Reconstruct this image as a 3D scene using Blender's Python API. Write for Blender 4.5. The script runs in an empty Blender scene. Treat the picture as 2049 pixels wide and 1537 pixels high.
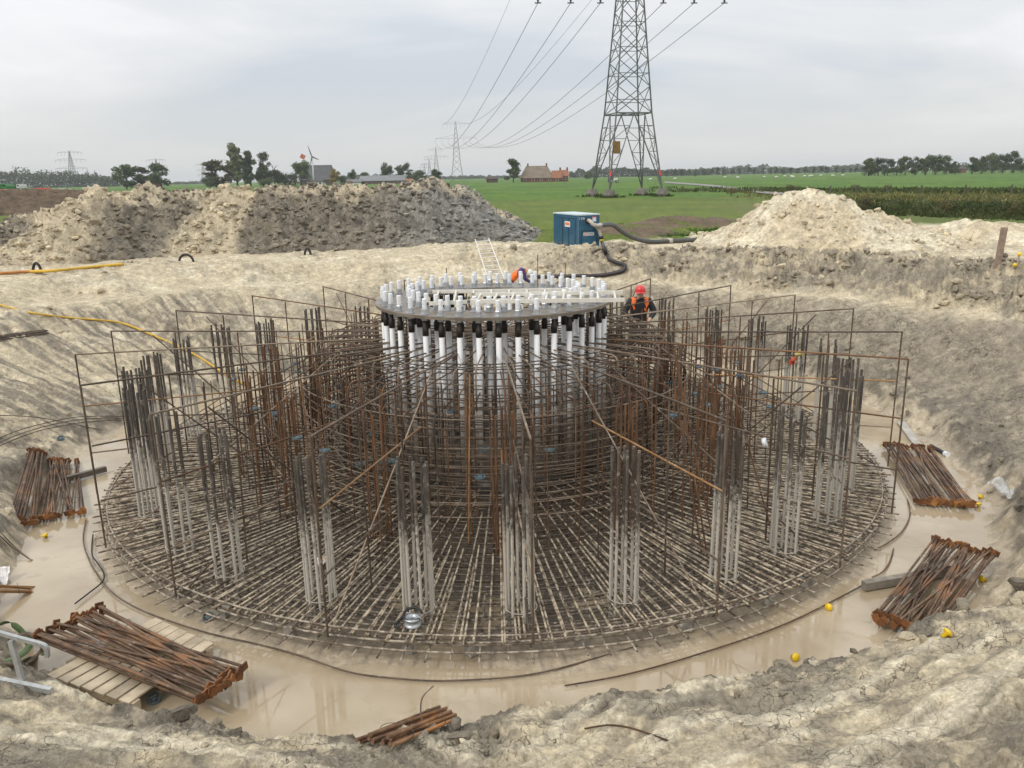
import bpy, bmesh, math, random
import numpy as np
from mathutils import Vector, Matrix, Quaternion

# ------------------------------------------------------------------ camera, sky, sun, exposure
scene = bpy.context.scene
col = scene.collection
CAM_H, PITCH, ROLL, FPX = 5.1, math.radians(14.523), math.radians(1.043), 1602.0
_s, _c = math.sin(PITCH), math.cos(PITCH)
_sr, _cr = math.sin(ROLL), math.cos(ROLL)
_X, _V, _F = Vector((1, 0, 0)), Vector((0, -_s, -_c)), Vector((0, _c, -_s))
_right = _X * _cr + _V * _sr
_down = -_X * _sr + _V * _cr
cam_data = bpy.data.cameras.new('camera')
cam = bpy.data.objects.new('camera', cam_data)
col.objects.link(cam)
cam.matrix_world = Matrix(((_right.x, -_down.x, -_F.x, 0), (_right.y, -_down.y, -_F.y, 0),
                           (_right.z, -_down.z, -_F.z, CAM_H), (0, 0, 0, 1)))
cam_data.sensor_width = 36.0
cam_data.lens = 36.0 * FPX / 2049.0
cam_data.clip_start = 0.1
cam_data.clip_end = 12000.0
scene.camera = cam

SUN_EL, SUN_AZ = math.radians(44), math.radians(228)      # azimuth clockwise from +Y
world = bpy.data.worlds.new('World')
scene.world = world
world.use_nodes = True
nt = world.node_tree
nt.nodes.clear()
def wn(t, **kw):
    n = nt.nodes.new(t)
    for k, v in kw.items():
        setattr(n, k, v)
    return n
def wmath(op, a, b=None, clamp=False):
    n = wn('ShaderNodeMath', operation=op, use_clamp=clamp)
    for i, v in enumerate((a, b)):
        if v is None: continue
        if isinstance(v, (int, float)): n.inputs[i].default_value = v
        else: nt.links.new(v, n.inputs[i])
    return n.outputs[0]
sky = wn('ShaderNodeTexSky', sky_type='NISHITA')
sky.sun_disc = False
sky.sun_elevation = SUN_EL
sky.sun_rotation = SUN_AZ
sky.dust_density = 4.0
bg_sky = wn('ShaderNodeBackground'); bg_sky.inputs[1].default_value = 0.08
nt.links.new(sky.outputs[0], bg_sky.inputs[0])
tc = wn('ShaderNodeTexCoord')
sep = wn('ShaderNodeSeparateXYZ'); nt.links.new(tc.outputs['Generated'], sep.inputs[0])
zc = wmath('MAXIMUM', sep.outputs[2], 0.0)
den = wmath('ADD', zc, 0.16)
comb = wn('ShaderNodeCombineXYZ')
nt.links.new(wmath('DIVIDE', sep.outputs[0], den), comb.inputs[0])
nt.links.new(wmath('DIVIDE', sep.outputs[1], den), comb.inputs[1])
mp = wn('ShaderNodeMapping'); mp.inputs['Scale'].default_value = (0.42, 0.5, 1); mp.inputs['Rotation'].default_value = (0, 0, 0.25)
mp.inputs['Location'].default_value = (3.1, 1.7, 0)
nt.links.new(comb.outputs[0], mp.inputs[0])
nz = wn('ShaderNodeTexNoise'); nz.inputs['Scale'].default_value = 1.0; nz.inputs['Detail'].default_value = 7; nz.inputs['Roughness'].default_value = 0.52
nz.inputs['Distortion'].default_value = 0.5
nt.links.new(mp.outputs[0], nz.inputs[0])
rp = wn('ShaderNodeValToRGB')
rp.color_ramp.elements[0].position = 0.36; rp.color_ramp.elements[0].color = (0.58, 0.625, 0.675, 1)
rp.color_ramp.elements[1].position = 0.64; rp.color_ramp.elements[1].color = (0.90, 0.90, 0.91, 1)
e = rp.color_ramp.elements.new(0.5); e.color = (0.73, 0.745, 0.76, 1)
nt.links.new(nz.outputs[0], rp.inputs[0])
hz = wn('ShaderNodeMix', data_type='RGBA')
nt.links.new(wmath('MULTIPLY', zc, 9.0, True), hz.inputs[0])
hz.inputs[6].default_value = (0.74, 0.75, 0.72, 1)
nt.links.new(rp.outputs[0], hz.inputs[7])
bg_cl = wn('ShaderNodeBackground')
nt.links.new(hz.outputs[2], bg_cl.inputs[0])
# overcast dome: luminance grows from the horizon to the zenith
nt.links.new(wmath('ADD', wmath('MULTIPLY', zc, 1.0), 0.95), bg_cl.inputs[1])
mixs = wn('ShaderNodeMixShader'); mixs.inputs[0].default_value = 0.92
nt.links.new(bg_sky.outputs[0], mixs.inputs[1]); nt.links.new(bg_cl.outputs[0], mixs.inputs[2])
wo = wn('ShaderNodeOutputWorld'); nt.links.new(mixs.outputs[0], wo.inputs[0])

sun_data = bpy.data.lights.new('sun', 'SUN')
sun_data.energy = 1.5
sun_data.angle = math.radians(12)
sun_data.color = (1.0, 0.96, 0.90)
sun = bpy.data.objects.new('sun', sun_data); col.objects.link(sun)
_sd = Vector((math.sin(SUN_AZ) * math.cos(SUN_EL), math.cos(SUN_AZ) * math.cos(SUN_EL), math.sin(SUN_EL)))
sun.rotation_euler = _sd.to_track_quat('Z', 'Y').to_euler()
sun.location = _sd * 60

scene.view_settings.view_transform = 'Standard'
scene.view_settings.look = 'None'
scene.view_settings.gamma = 1.0
scene.view_settings.use_curve_mapping = False
scene.view_settings.exposure = 0.14

# ------------------------------------------------------------------ helpers
RNG = random.Random(7)
NP = np.random.default_rng(11)
CX, CY = -0.315, 15.10            # centre of the foundation
FIELD = 2.3                       # level of the meadows
WATER = -0.315

def ray(px, py):
    x, y = px - 1024.5, py - 768.5
    a = (x * _cr - y * _sr) / FPX
    b = (x * _sr + y * _cr) / FPX
    return Vector((a, _c - b * _s, -(_s + b * _c)))
def at_z(px, py, z):
    d = ray(px, py); t = (z - CAM_H) / d.z
    return Vector((d.x * t, d.y * t, z))
def at_y(px, py, Y):
    d = ray(px, py); t = Y / d.y
    return Vector((d.x * t, Y, CAM_H + d.z * t))
def polar(th, r, z):
    a = math.radians(th)
    return Vector((CX + r * math.cos(a), CY + r * math.sin(a), z))

def _h(ix, iy, seed):
    h = (ix.astype(np.int64) * 374761393 + iy.astype(np.int64) * 668265263 + seed * 1442695041) & 0xFFFFFFFF
    h = ((h ^ (h >> 13)) * 1274126177) & 0xFFFFFFFF
    h = ((h ^ (h >> 16)) * 2246822519) & 0xFFFFFFFF
    return (h ^ (h >> 15)) & 0xFFFFFFFF
def pn(x, y, seed=0):
    x = np.asarray(x, float); y = np.asarray(y, float)
    ix, iy = np.floor(x), np.floor(y)
    fx, fy = x - ix, y - iy
    def g(dx, dy):
        a = _h(ix + dx, iy + dy, seed) * (2 * np.pi / 4294967296.0)
        return np.cos(a) * (fx - dx) + np.sin(a) * (fy - dy)
    u = fx * fx * fx * (fx * (fx * 6 - 15) + 10); v = fy * fy * fy * (fy * (fy * 6 - 15) + 10)
    a = g(0, 0) * (1 - u) + g(1, 0) * u
    b = g(0, 1) * (1 - u) + g(1, 1) * u
    return (a * (1 - v) + b * v) * 1.5
def fbm(x, y, octv=4, gain=0.5, seed=0):
    s = 0.0; a = 1.0; f = 1.0
    for o in range(octv):
        s = s + a * pn(x * f + o * 17.3, y * f - o * 9.1, seed + o); a *= gain; f *= 2.03
    return s
def ridged(x, y, octv=4, gain=0.5, seed=0):
    s = 0.0; a = 1.0; f = 1.0
    for o in range(octv):
        s = s + a * (1 - 2 * np.abs(pn(x * f + o * 5.3, y * f + o * 3.7, seed + o))); a *= gain; f *= 2.1
    return s
def sst(a, b, x):
    t = np.clip((x - a) / (b - a), 0, 1)
    return t * t * (3 - 2 * t)

ORD = ['first', 'second', 'third', 'fourth', 'fifth', 'sixth', 'seventh', 'eighth', 'ninth', 'tenth', 'eleventh', 'twelfth', 'thirteenth', 'fourteenth', 'fifteenth', 'sixteenth', 'seventeenth', 'eighteenth', 'nineteenth', 'twentieth'] + [f'twenty-{o}' for o in ('first', 'second', 'third', 'fourth', 'fifth', 'sixth', 'seventh', 'eighth', 'ninth')]
# ---- objects and tagging
def tag(o, label=None, cat=None, group=None, kind=None):
    if label: o['label'] = label
    if cat: o['category'] = cat
    if group: o['group'] = group
    if kind: o['kind'] = kind
    return o
def thing(name, label, cat, loc=(0, 0, 0), group=None, rz=0.0):
    o = bpy.data.objects.new(name, None)
    o.empty_display_size = 0.2
    col.objects.link(o)
    o.location = loc; o.rotation_euler = (0, 0, rz)
    return tag(o, label, cat, group)
def add(name, mesh, parent=None, mw=None):
    """link a mesh object; mw is its world matrix, parents are placed by translation and z rotation only"""
    o = bpy.data.objects.new(name, mesh)
    col.objects.link(o)
    if parent is not None:
        o.parent = parent
        pm = Matrix.Translation(parent.location) @ parent.rotation_euler.to_matrix().to_4x4()
        q = parent.parent
        while q is not None:
            pm = Matrix.Translation(q.location) @ q.rotation_euler.to_matrix().to_4x4() @ pm
            q = q.parent
        if parent.type == 'MESH':
            pm = WORLD_OF.get(parent.name, pm)
        m = mw if mw is not None else Matrix.Identity(4)
        o.matrix_parent_inverse = pm.inverted()
        o.matrix_basis = m
        WORLD_OF[o.name] = m
    elif mw is not None:
        o.matrix_basis = mw
        WORLD_OF[o.name] = mw
    else:
        WORLD_OF[o.name] = Matrix.Identity(4)
    return o
WORLD_OF = {}

class MB:
    """collects shapes; build() makes one mesh"""
    def __init__(self): self.v = []; self.f = []; self.m = []; self.cur = 0
    def mesh(self, vs, fs):
        b = len(self.v); self.v += [tuple(p) for p in vs]
        self.f += [tuple(b + i for i in q) for q in fs]; self.m += [self.cur] * len(fs)
        return self
    def box(self, c, s, rot=None):
        hx, hy, hz_ = s[0] / 2, s[1] / 2, s[2] / 2
        pts = [Vector((x, y, z)) for x in (-hx, hx) for y in (-hy, hy) for z in (-hz_, hz_)]
        if rot is not None: pts = [rot @ p for p in pts]
        c = Vector(c)
        return self.mesh([c + p for p in pts], [(0, 1, 3, 2), (4, 6, 7, 5), (0, 4, 5, 1), (2, 3, 7, 6), (0, 2, 6, 4), (1, 5, 7, 3)])
    def beam(self, p0, p1, w, h, up=(0, 0, 1)):
        p0, p1 = Vector(p0), Vector(p1); d = p1 - p0; L = d.length; d.normalize()
        up = Vector(up)
        if abs(d.dot(up)) > 0.98: up = Vector((1, 0, 0))
        s = d.cross(up).normalized(); u = s.cross(d)
        R = Matrix((d, s, u)).transposed()
        return self.box((p0 + p1) / 2, (L, w, h), R)
    def tube(self, pts, r, n=6, cap=True, closed=False):
        pts = [Vector(p) for p in pts]; m = len(pts)
        rs = r if isinstance(r, (list, tuple)) else [r] * m
        vs = []; fs = []
        t0 = (pts[1] - pts[0]).normalized()
        u = t0.orthogonal().normalized()
        for i in range(m):
            if closed: t = pts[(i + 1) % m] - pts[i - 1]
            else: t = pts[min(i + 1, m - 1)] - pts[max(i - 1, 0)]
            t.normalize()
            u = (u - t * u.dot(t)).normalized(); w = t.cross(u)
            for k in range(n):
                a = 2 * math.pi * k / n
                vs.append(pts[i] + (u * math.cos(a) + w * math.sin(a)) * rs[i])
        for i in range(m if closed else m - 1):
            j = (i + 1) % m
            for k in range(n):
                l = (k + 1) % n
                fs.append((i * n + k, i * n + l, j * n + l, j * n + k))
        if cap and not closed:
            fs.append(tuple(range(n))[::-1]); fs.append(tuple((m - 1) * n + k for k in range(n)))
        return self.mesh(vs, fs)
    def lathe(self, prof, n=12, c=(0, 0, 0), R=None, cap=True):
        """prof: (radius, height) pairs"""
        vs = []; fs = []; c = Vector(c)
        for r, z in prof:
            for k in range(n):
                a = 2 * math.pi * k / n
                p = Vector((r * math.cos(a), r * math.sin(a), z))
                if R is not None: p = R @ p
                vs.append(c + p)
        for i in range(len(prof) - 1):
            for k in range(n):
                l = (k + 1) % n
                fs.append((i * n + k, i * n + l, (i + 1) * n + l, (i + 1) * n + k))
        if cap and prof[0][0] > 1e-6: fs.append(tuple(range(n))[::-1])
        if cap and prof[-1][0] > 1e-6: fs.append(tuple((len(prof) - 1) * n + k for k in range(n)))
        return self.mesh(vs, fs)
    def prism(self, poly, z0, z1):
        n = len(poly)
        vs = [(x, y, z0) for x, y in poly] + [(x, y, z1) for x, y in poly]
        fs = [tuple(range(n))[::-1], tuple(range(n, 2 * n))] + [(i, (i + 1) % n, n + (i + 1) % n, n + i) for i in range(n)]
        return self.mesh(vs, fs)
    def data(self, name, mats, smooth=False):
        me = bpy.data.meshes.new(name)
        me.from_pydata(self.v, [], self.f)
        for m in (mats if isinstance(mats, (list, tuple)) else [mats]): me.materials.append(m)
        if len(me.materials) > 1: me.polygons.foreach_set('material_index', self.m)
        if smooth: me.polygons.foreach_set('use_smooth', [True] * len(self.f))
        me.update()
        return me
    def build(self, name, mats, parent=None, smooth=False, mw=None):
        return add(name, self.data(name, mats, smooth), parent, mw)

def np_mesh(name, verts, quads, mat, smooth=True):
    """verts (n,3), quads (m,4) numpy"""
    me = bpy.data.meshes.new(name)
    n, m, k = len(verts), len(quads), quads.shape[1]
    me.vertices.add(n); me.vertices.foreach_set('co', np.ascontiguousarray(verts, np.float32).ravel())
    me.loops.add(m * k); me.loops.foreach_set('vertex_index', np.ascontiguousarray(quads, np.int32).ravel())
    me.polygons.add(m)
    me.polygons.foreach_set('loop_start', np.arange(m, dtype=np.int32) * k)
    me.polygons.foreach_set('loop_total', np.full(m, k, np.int32))
    me.polygons.foreach_set('use_smooth', np.full(m, smooth))
    if mat: me.materials.append(mat)
    me.update(calc_edges=True)
    return me
def vcol(me, name, rgba):
    a = me.color_attributes.new(name, 'FLOAT_COLOR', 'POINT')
    a.data.foreach_set('color', np.ascontiguousarray(rgba, np.float32).ravel())

# ---- materials
def newmat(name):
    m = bpy.data.materials.new(name); m.use_nodes = True
    t = m.node_tree; b = t.nodes['Principled BSDF']
    return m, t, b
def N(t, typ, **kw):
    n = t.nodes.new(typ)
    for k, v in kw.items(): setattr(n, k, v)
    return n
def noise(t, vec, scale, detail=4, rough=0.55, dist=0.0):
    n = N(t, 'ShaderNodeTexNoise'); n.inputs['Scale'].default_value = scale
    n.inputs['Detail'].default_value = detail; n.inputs['Roughness'].default_value = rough; n.inputs['Distortion'].default_value = dist
    if vec is not None: t.links.new(vec, n.inputs['Vector'])
    return n.outputs[0]
def mr(t, v, a, b, c=0.0, d=1.0):
    n = N(t, 'ShaderNodeMapRange'); n.clamp = True
    t.links.new(v, n.inputs[0])
    for i, x in enumerate((a, b, c, d)): n.inputs[i + 1].default_value = x
    return n.outputs[0]
def mth(t, op, a, b=None):
    n = N(t, 'ShaderNodeMath', operation=op)
    for i, v in enumerate((a, b)):
        if v is None: continue
        if isinstance(v, (int, float)): n.inputs[i].default_value = v
        else: t.links.new(v, n.inputs[i])
    return n.outputs[0]
def mixc(t, f, a, b, blend='MIX'):
    n = N(t, 'ShaderNodeMix', data_type='RGBA', blend_type=blend)
    for i, v in ((0, f), (6, a), (7, b)):
        if isinstance(v, (int, float)): n.inputs[i].default_value = v
        elif isinstance(v, tuple): n.inputs[i].default_value = (*v[:3], 1)
        else: t.links.new(v, n.inputs[i])
    return n.outputs[2]
def bump(t, b, h, strength=0.4, dist=0.01):
    n = N(t, 'ShaderNodeBump'); n.inputs['Strength'].default_value = strength; n.inputs['Distance'].default_value = dist
    t.links.new(h, n.inputs['Height']); t.links.new(n.outputs[0], b.inputs['Normal'])
def pos(t): return N(t, 'ShaderNodeNewGeometry').outputs['Position']
def plain(name, c, rough=0.6, var=0.25, scale=8.0, metal=0.0, c2=None, bumps=0.15, rnd=0.15, spec=None):
    """painted / plain surface: two tones mixed by noise, a little per-object variation"""
    m, t, b = newmat(name)
    p = pos(t)
    n1 = noise(t, p, scale, 5)
    if c2 is None: c2 = tuple(x * (1 - var) for x in c)
    cc = mixc(t, mr(t, n1, 0.35, 0.65), c2, c)
    if rnd:
        oi = N(t, 'ShaderNodeObjectInfo')
        cc = mixc(t, 1.0, cc, mth(t, 'ADD', mth(t, 'MULTIPLY', oi.outputs['Random'], 2 * rnd), 1 - rnd), 'MULTIPLY')
    t.links.new(cc, b.inputs['Base Color'])
    b.inputs['Roughness'].default_value = rough; b.inputs['Metallic'].default_value = metal
    if spec is not None: b.inputs['Specular IOR Level'].default_value = spec
    if bumps: bump(t, b, noise(t, p, scale * 6, 4), bumps, 0.004)
    return m
def rebar_mat(name, c1, c2, mud=(0.40, 0.34, 0.26), mudamt=0.3, splash=False, rnd=0.3, orange=None):
    m, t, b = newmat(name)
    p = pos(t)
    f = mr(t, noise(t, p, 3.5, 5, 0.6), 0.38, 0.62)
    c1 = tuple(v * k for v, k in zip(c1, (.80, .70, .60))); c2 = tuple(v * k for v, k in zip(c2, (.86, .76, .66)))
    cc = mixc(t, f, c1, c2)
    if orange:
        cc = mixc(t, mr(t, noise(t, p, 2.1, 3), 0.52, 0.68), cc, orange)
    oi = N(t, 'ShaderNodeObjectInfo')
    cc = mixc(t, 1.0, cc, mth(t, 'ADD', mth(t, 'MULTIPLY', oi.outputs['Random'], 2 * rnd), 1 - rnd), 'MULTIPLY')
    if mudamt > 0:
        fm = mr(t, noise(t, p, 9.0, 6, 0.7), 0.62 - 0.3 * mudamt, 0.78 - 0.3 * mudamt, 0, 0.9)
        cc = mixc(t, fm, cc, mud)
    if splash:
        sx = N(t, 'ShaderNodeSeparateXYZ'); t.links.new(p, sx.inputs[0])
        n2 = noise(t, p, 14.0, 6, 0.75)
        n3 = noise(t, p, 1.3, 2)
        lev = mth(t, 'ADD', mth(t, 'MULTIPLY', n2, 1.5), mth(t, 'ADD', mth(t, 'MULTIPLY', n3, 1.2), mth(t, 'MULTIPLY', sx.outputs[2], -0.78)))
        cc = mixc(t, mr(t, lev, 0.35, 0.75, 0, 0.92), cc, (0.50, 0.465, 0.40))
    t.links.new(cc, b.inputs['Base Color'])
    b.inputs['Roughness'].default_value = 0.72
    w = N(t, 'ShaderNodeTexNoise'); w.inputs['Scale'].default_value = 90; t.links.new(p, w.inputs[0])
    bump(t, b, w.outputs[0], 0.5, 0.004)
    return m
# ------------------------------------------------------------------ terrain
_TH = [0, 25, 45, 70, 90, 120, 145, 163, 180, 200, 215, 230, 245, 258, 270, 280, 292, 304, 314, 333, 345]
_TOE = [8.9, 9.6, 9.7, 9.4, 9.3, 9.3, 9.2, 9.0, 8.7, 8.3, 8.25, 8.85, 8.72, 8.65, 8.35, 8.1, 8.12, 8.5, 8.7, 8.6, 8.7]
_RIM = [12.4, 12.3, 11.8, 11.9, 12.4, 13.4, 14.6, 14.6, 14.2, 13.6, 13.6, 14.0, 15.0, 15.5, 15.7, 15.5, 15.0, 14.2, 13.2, 12.2, 12.2]
_RZ = [1.5, 1.5, 1.5, 1.55, 1.6, 1.65, 1.7, 1.75, 1.85, 2.1, 2.4, 2.7, 3.1, 3.35, 3.4, 3.3, 3.1, 2.9, 2.6, 2.0, 1.7]
_LIP = [.12, .1, .1, .1, .1, .1, .1, .1, .12, .12, .14, .25, .36, .36, .33, .3, .3, .34, .34, .2, .15]
def _per(tab, th):
    return np.interp(th, _TH + [360], tab + [tab[0]])
def smear(x, y):
    # long drag marks of the bucket on the near bank
    rt = sst(-1, 1.5, x)
    a = 0.50 * rt - 0.33 * (1 - rt)
    u = x * np.cos(a) + y * np.sin(a); v = -x * np.sin(a) + y * np.cos(a)
    return fbm(u * 0.3, v * 2.6, 4, 0.55, 49)
def terrain(x, y, detail=True):
    x = np.asarray(x, float); y = np.asarray(y, float)
    dx, dy = x - CX, y - CY
    r = np.hypot(dx, dy); th = np.degrees(np.arctan2(dy, dx)) % 360
    wob = 0.22 * fbm(x * 0.55, y * 0.55, 3, 0.5, 3)
    toe = _per(_TOE, th) + wob; rim = _per(_RIM, th) + wob * 1.5; rz = _per(_RZ, th); lip = _per(_LIP, th)
    front = sst(-3, -8, dy)                     # 1 on the camera's side
    out = 2.15 + 0.15 * sst(14, 20, r)
    out = out + front * (1.15 * (1 - sst(20, 40, r)))
    t = np.clip((r - toe) / (rim - toe), 0, 1)
    prof = t * 0.85 + 0.15 * t * t * (3 - 2 * t)
    prof = prof * (1 - front) + front * (t ** 1.12)
    z = -0.3 + lip * sst(0, 0.42, r - toe) + (rz + 0.3 - lip) * prof
    z = z + (out - rz) * sst(rim + 0.9, rim + 3.2, r)
    # heaped edges of the near bank, left corner and right side
    def g(cx, cy, sx, sy, a, h):
        c, s = math.cos(a), math.sin(a)
        u = (x - cx) * c + (y - cy) * s; v = -(x - cx) * s + (y - cy) * c
        return h * np.exp(-(u / sx) ** 2 - (v / sy) ** 2)
    # low clumpy bank above the right-hand bench, wheel-rutted
    cb = sst(0.6, 1.3, r - rim) * (1 - sst(3.0, 4.4, r - rim)) * (1 - sst(75, 100, th) * (1 - sst(330, 338, th)))
    z = z + cb * 0.22
    # scraps of spoil along the right toe
    z = z + g(7.9, 10.6, 0.9, 0.6, 0.9, 0.35) + g(7.2, 9.4, 0.7, 0.5, 0.6, 0.22)
    # brown trench spoil behind the pump
    z = z + g(9.6, 43.0, 3.6, 1.6, 0.12, 0.55) + g(5.2, 37.5, 2.6, 1.0, 0.3, 0.45)
    fld = sst(34, 40, y) * (1 - sst(0, 1, np.abs(x) / 4000))
    z = np.where(y > 60, FIELD, z)
    if detail:
        onfloor = 1 - sst(-0.3, 0.5, r - toe)
        slope = sst(0.0, 0.8, r - toe) * (1 - sst(-0.6, 0.8, r - rim))
        far = 1 - sst(33, 45, r)
        lf = sst(100, 130, th) * (1 - sst(215, 235, th))           # left wall: dragged by the bucket
        z = z - onfloor * (0.06 * sst(6.9, 7.4, r) - 0.01)
        z = z + onfloor * (0.040 * fbm(x * 0.6 + 4, y * 0.6, 4, 0.55, 21) + 0.006 * fbm(x * 5, y * 5, 4, 0.6, 23))
        rough = (1 - onfloor) * far
        z = z + rough * (0.10 * fbm(x * 0.5, y * 0.5, 3, 0.5, 31) + 0.026 * ridged(x * 1.6, y * 1.6, 5, 0.55, 33) * (1 - 0.45 * lf) * (1 - 0.4 * front))
        z = z + rough * 0.012 * fbm(x * 9, y * 9, 4, 0.62, 35)
        # bucket grooves running down the left wall, cracked smeared plates on the near bank
        ang = th * 0.45
        z = z + slope * lf * 0.035 * fbm(ang * 3 + r * 0.25, r * 0.5, 4, 0.55, 41)
        nb = slope * sst(225, 245, th) * (1 - sst(318, 330, th))
        z = z + nb * (0.06 * ridged(x * 0.55 + y * 0.3, y * 1.5, 3, 0.5, 45) + 0.010 * ridged(x * 4.5, y * 4.5, 4, 0.6, 47))
        sm = smear(x, y)
        z = z + nb * 0.042 * sm
        dk = np.exp(-(((x + 9.5) / 2.3) ** 2 + ((y - 23.0) / 1.3) ** 2))
        z = z + dk * (0.10 * ridged(x * 2.2, y * 2.2, 4, 0.6, 59) - 0.05)
        cl = sst(-0.1, 0.35, fbm(x * 0.4 + 9, y * 0.4, 3, 0.5, 51)) * rough
        z = z + (cl * 0.05 + cb * 0.13) * ridged(x * 2.6, y * 2.6, 4, 0.65, 53)
        toeb = np.exp(-((r - toe - 0.35) / 0.4) ** 2) * (1 - 0.5 * lf)
        z = z + toeb * 0.055 * ridged(x * 3.3, y * 3.3, 4, 0.6, 57)
        z = np.where(r > 45, FIELD + 0.03 * fbm(x * 0.08, y * 0.08, 3, 0.5, 61), z)
    return z
def gz(x, y): return float(terrain(np.array([x]), np.array([y]))[0])
def hit(px, py, tmax=90.0):
    """where the sight line of a pixel meets the ground"""
    d = ray(px, py); t = np.linspace(4, tmax, 6000)
    x, y, z = d.x * t, d.y * t, CAM_H + d.z * t
    k = np.argmax(z < terrain(x, y))
    return Vector((x[k], y[k], float(terrain(x[k:k + 1], y[k:k + 1])[0])))

def lerp3(a, b, f): return a * (1 - f[:, None]) + b * f[:, None]
SAND = np.array((.57, .480, .330)); PALE = np.array((.71, .625, .46)); CLAY = np.array((.265, .225, .168)); WETC = np.array((.125, .110, .088))
MUD = np.array((.40, .325, .23)); GRASS = np.array((.072, .148, .010)); OLIVE = np.array((.118, .150, .022)); SOIL = np.array((.11, .08, .052))
def ground_colour(x, y, z):
    dx, dy = x - CX, y - CY
    r = np.hypot(dx, dy); th = np.degrees(np.arctan2(dy, dx)) % 360
    wob = 0.22 * fbm(x * 0.55, y * 0.55, 3, 0.5, 3)
    toe = _per(_TOE, th) + wob; rim = _per(_RIM, th) + wob * 1.5
    n1 = fbm(x * 0.6, y * 0.6, 4, 0.55, 71); n2 = fbm(x * 3, y * 3, 4, 0.6, 73); n3 = fbm(x * 14, y * 14, 3, 0.6, 75)
    c = np.broadcast_to(SAND, (len(x), 3)).copy()
    c = lerp3(c, np.broadcast_to(PALE, c.shape), sst(0.0, 0.7, n1 + 0.4 * n2) * 0.8)
    right = (1 - sst(60, 85, th)) + sst(322, 338, th)
    right = np.clip(right, 0, 1)
    left = sst(110, 140, th) * (1 - sst(205, 230, th)); near = sst(215, 240, th) * (1 - sst(318, 335, th))
    slope = sst(-0.1, 0.5, r - toe) * (1 - sst(-0.5, 0.5, r - rim + 0.35 * n2))
    # grey clay on the right wall, streaked sand over clay on the left, patches near
    c = lerp3(c, np.broadcast_to(CLAY * 1.0, c.shape), slope * right * np.clip(0.9 + 0.25 * n2, 0, 1))
    st = fbm(th * 0.45 * 2.2, r * 0.35, 4, 0.55, 77)
    c = lerp3(c, np.broadcast_to(CLAY * 1.02, c.shape), slope * left * sst(-0.15, 0.45, st + 0.35 * n1))
    c = lerp3(c, np.broadcast_to(CLAY * 1.05, c.shape), slope * near * sst(-0.35, 0.3, n1 + 0.6 * n2) * 0.8)
    sm = smear(x, y)
    c = lerp3(c, np.broadcast_to(PALE, c.shape), slope * near * sst(0.1, 0.5, sm) * 0.8)
    c = lerp3(c, np.broadcast_to(CLAY * 0.95, c.shape), slope * near * sst(0.15, 0.6, -sm) * 0.6)
    dk = np.exp(-(((x + 9.5) / 2.3) ** 2 + ((y - 23.0) / 1.3) ** 2))
    c = lerp3(c, np.broadcast_to(CLAY * 0.95, c.shape), dk * sst(-0.4, 0.3, n2) * 0.85)
    back = (1 - right) * (1 - left) * (1 - near)
    c = lerp3(c, np.broadcast_to(CLAY * 1.25, c.shape), slope * back * sst(-0.5, 0.3, n1) * 0.7)
    # clumpy dark bank right, damp toe
    cb = sst(0.5, 1.2, r - rim) * (1 - sst(3.0, 4.6, r - rim + 0.8 * n1)) * np.clip(1 - sst(70, 95, th) + sst(330, 338, th), 0, 1)
    c = lerp3(c, np.broadcast_to(CLAY * 0.92, c.shape), cb * sst(-0.8, 0.5, n1 + 0.9 * n2 + 0.5 * n3) * 0.9)
    cl = sst(-0.1, 0.4, fbm(x * 0.4 + 9, y * 0.4, 3, 0.5, 51)) * sst(0.2, 1.0, r - toe) * (1 - near * 0.6)
    c = lerp3(c, np.broadcast_to(CLAY * 1.05, c.shape), cl * sst(-0.2, 0.5, n2) * 0.6)
    dampt = np.exp(-((r - toe - 0.3) / 0.55) ** 2)
    c = lerp3(c, np.broadcast_to(CLAY * 0.62, c.shape), dampt * sst(-0.45, 0.25, n2 + n1) * 0.9)
    onf = 1 - sst(-0.25, 0.35, r - toe + 0.2 * n2)
    c = lerp3(c, MUD * (1 + 0.12 * n2[:, None]), onf)
    c = lerp3(c, np.broadcast_to(CLAY * 0.5, c.shape), onf * (1 - sst(6.2, 7.3, r)) * 0.95)  # dark mud beneath the mat, with the mat's shade painted into its colour
    # meadows beyond the works
    edge = np.where(x > 11, 41.0, 34.5) + 1.2 * n1
    edge = np.where(x < -6, 44.0, edge)
    g = sst(0, 0.8, y - edge)
    n4 = fbm(x * 0.05, y * 0.12, 4, 0.55, 81); n5 = fbm(x * 0.9, y * 0.9, 3, 0.6, 83)
    dit = np.exp(-((y - 62) / 13) ** 2) * sst(14, 22, x)
    olive = sst(103, 99, y) * 0.8
    gc = lerp3(np.broadcast_to(GRASS, c.shape), np.broadcast_to(OLIVE, c.shape), np.clip(olive + 0.3 * n4, 0, 1))
    gc = gc * (1 + 0.22 * n4 + 0.16 * n5)[:, None]
    gc = lerp3(gc, np.broadcast_to(np.array((.13, .125, .045)), c.shape), np.clip(dit * (0.8 + 0.5 * n5), 0, 1))
    def blob(cx, cy, sx, sy):
        return np.exp(-((x - cx) / sx) ** 2 - ((y - cy) / sy) ** 2)
    sl = sst(0.25, 0.5, blob(9.6, 43.0, 5.0, 2.1) + blob(5.2, 37.5, 3.2, 1.4) + 0.25 * n5)
    gc = lerp3(gc, SOIL * (1.35 + 0.5 * n5[:, None]), sl * sst(-0.5, 0.2, n5 + 0.4))
    c = lerp3(c, gc, g)
    c = c * (1 + 0.10 * n3 * (1 - g))[:, None]
    wet = np.clip(onf * 0.9 + dampt * 0.35, 0, 1)
    crack = np.clip(slope * (right * 0.9 + near * 0.7 + left * 0.25 + back * .3) + onf * 0.0, 0, 1) * (1 - g)
    return np.clip(c, 0.01, 0.85), wet, crack, g

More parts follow.
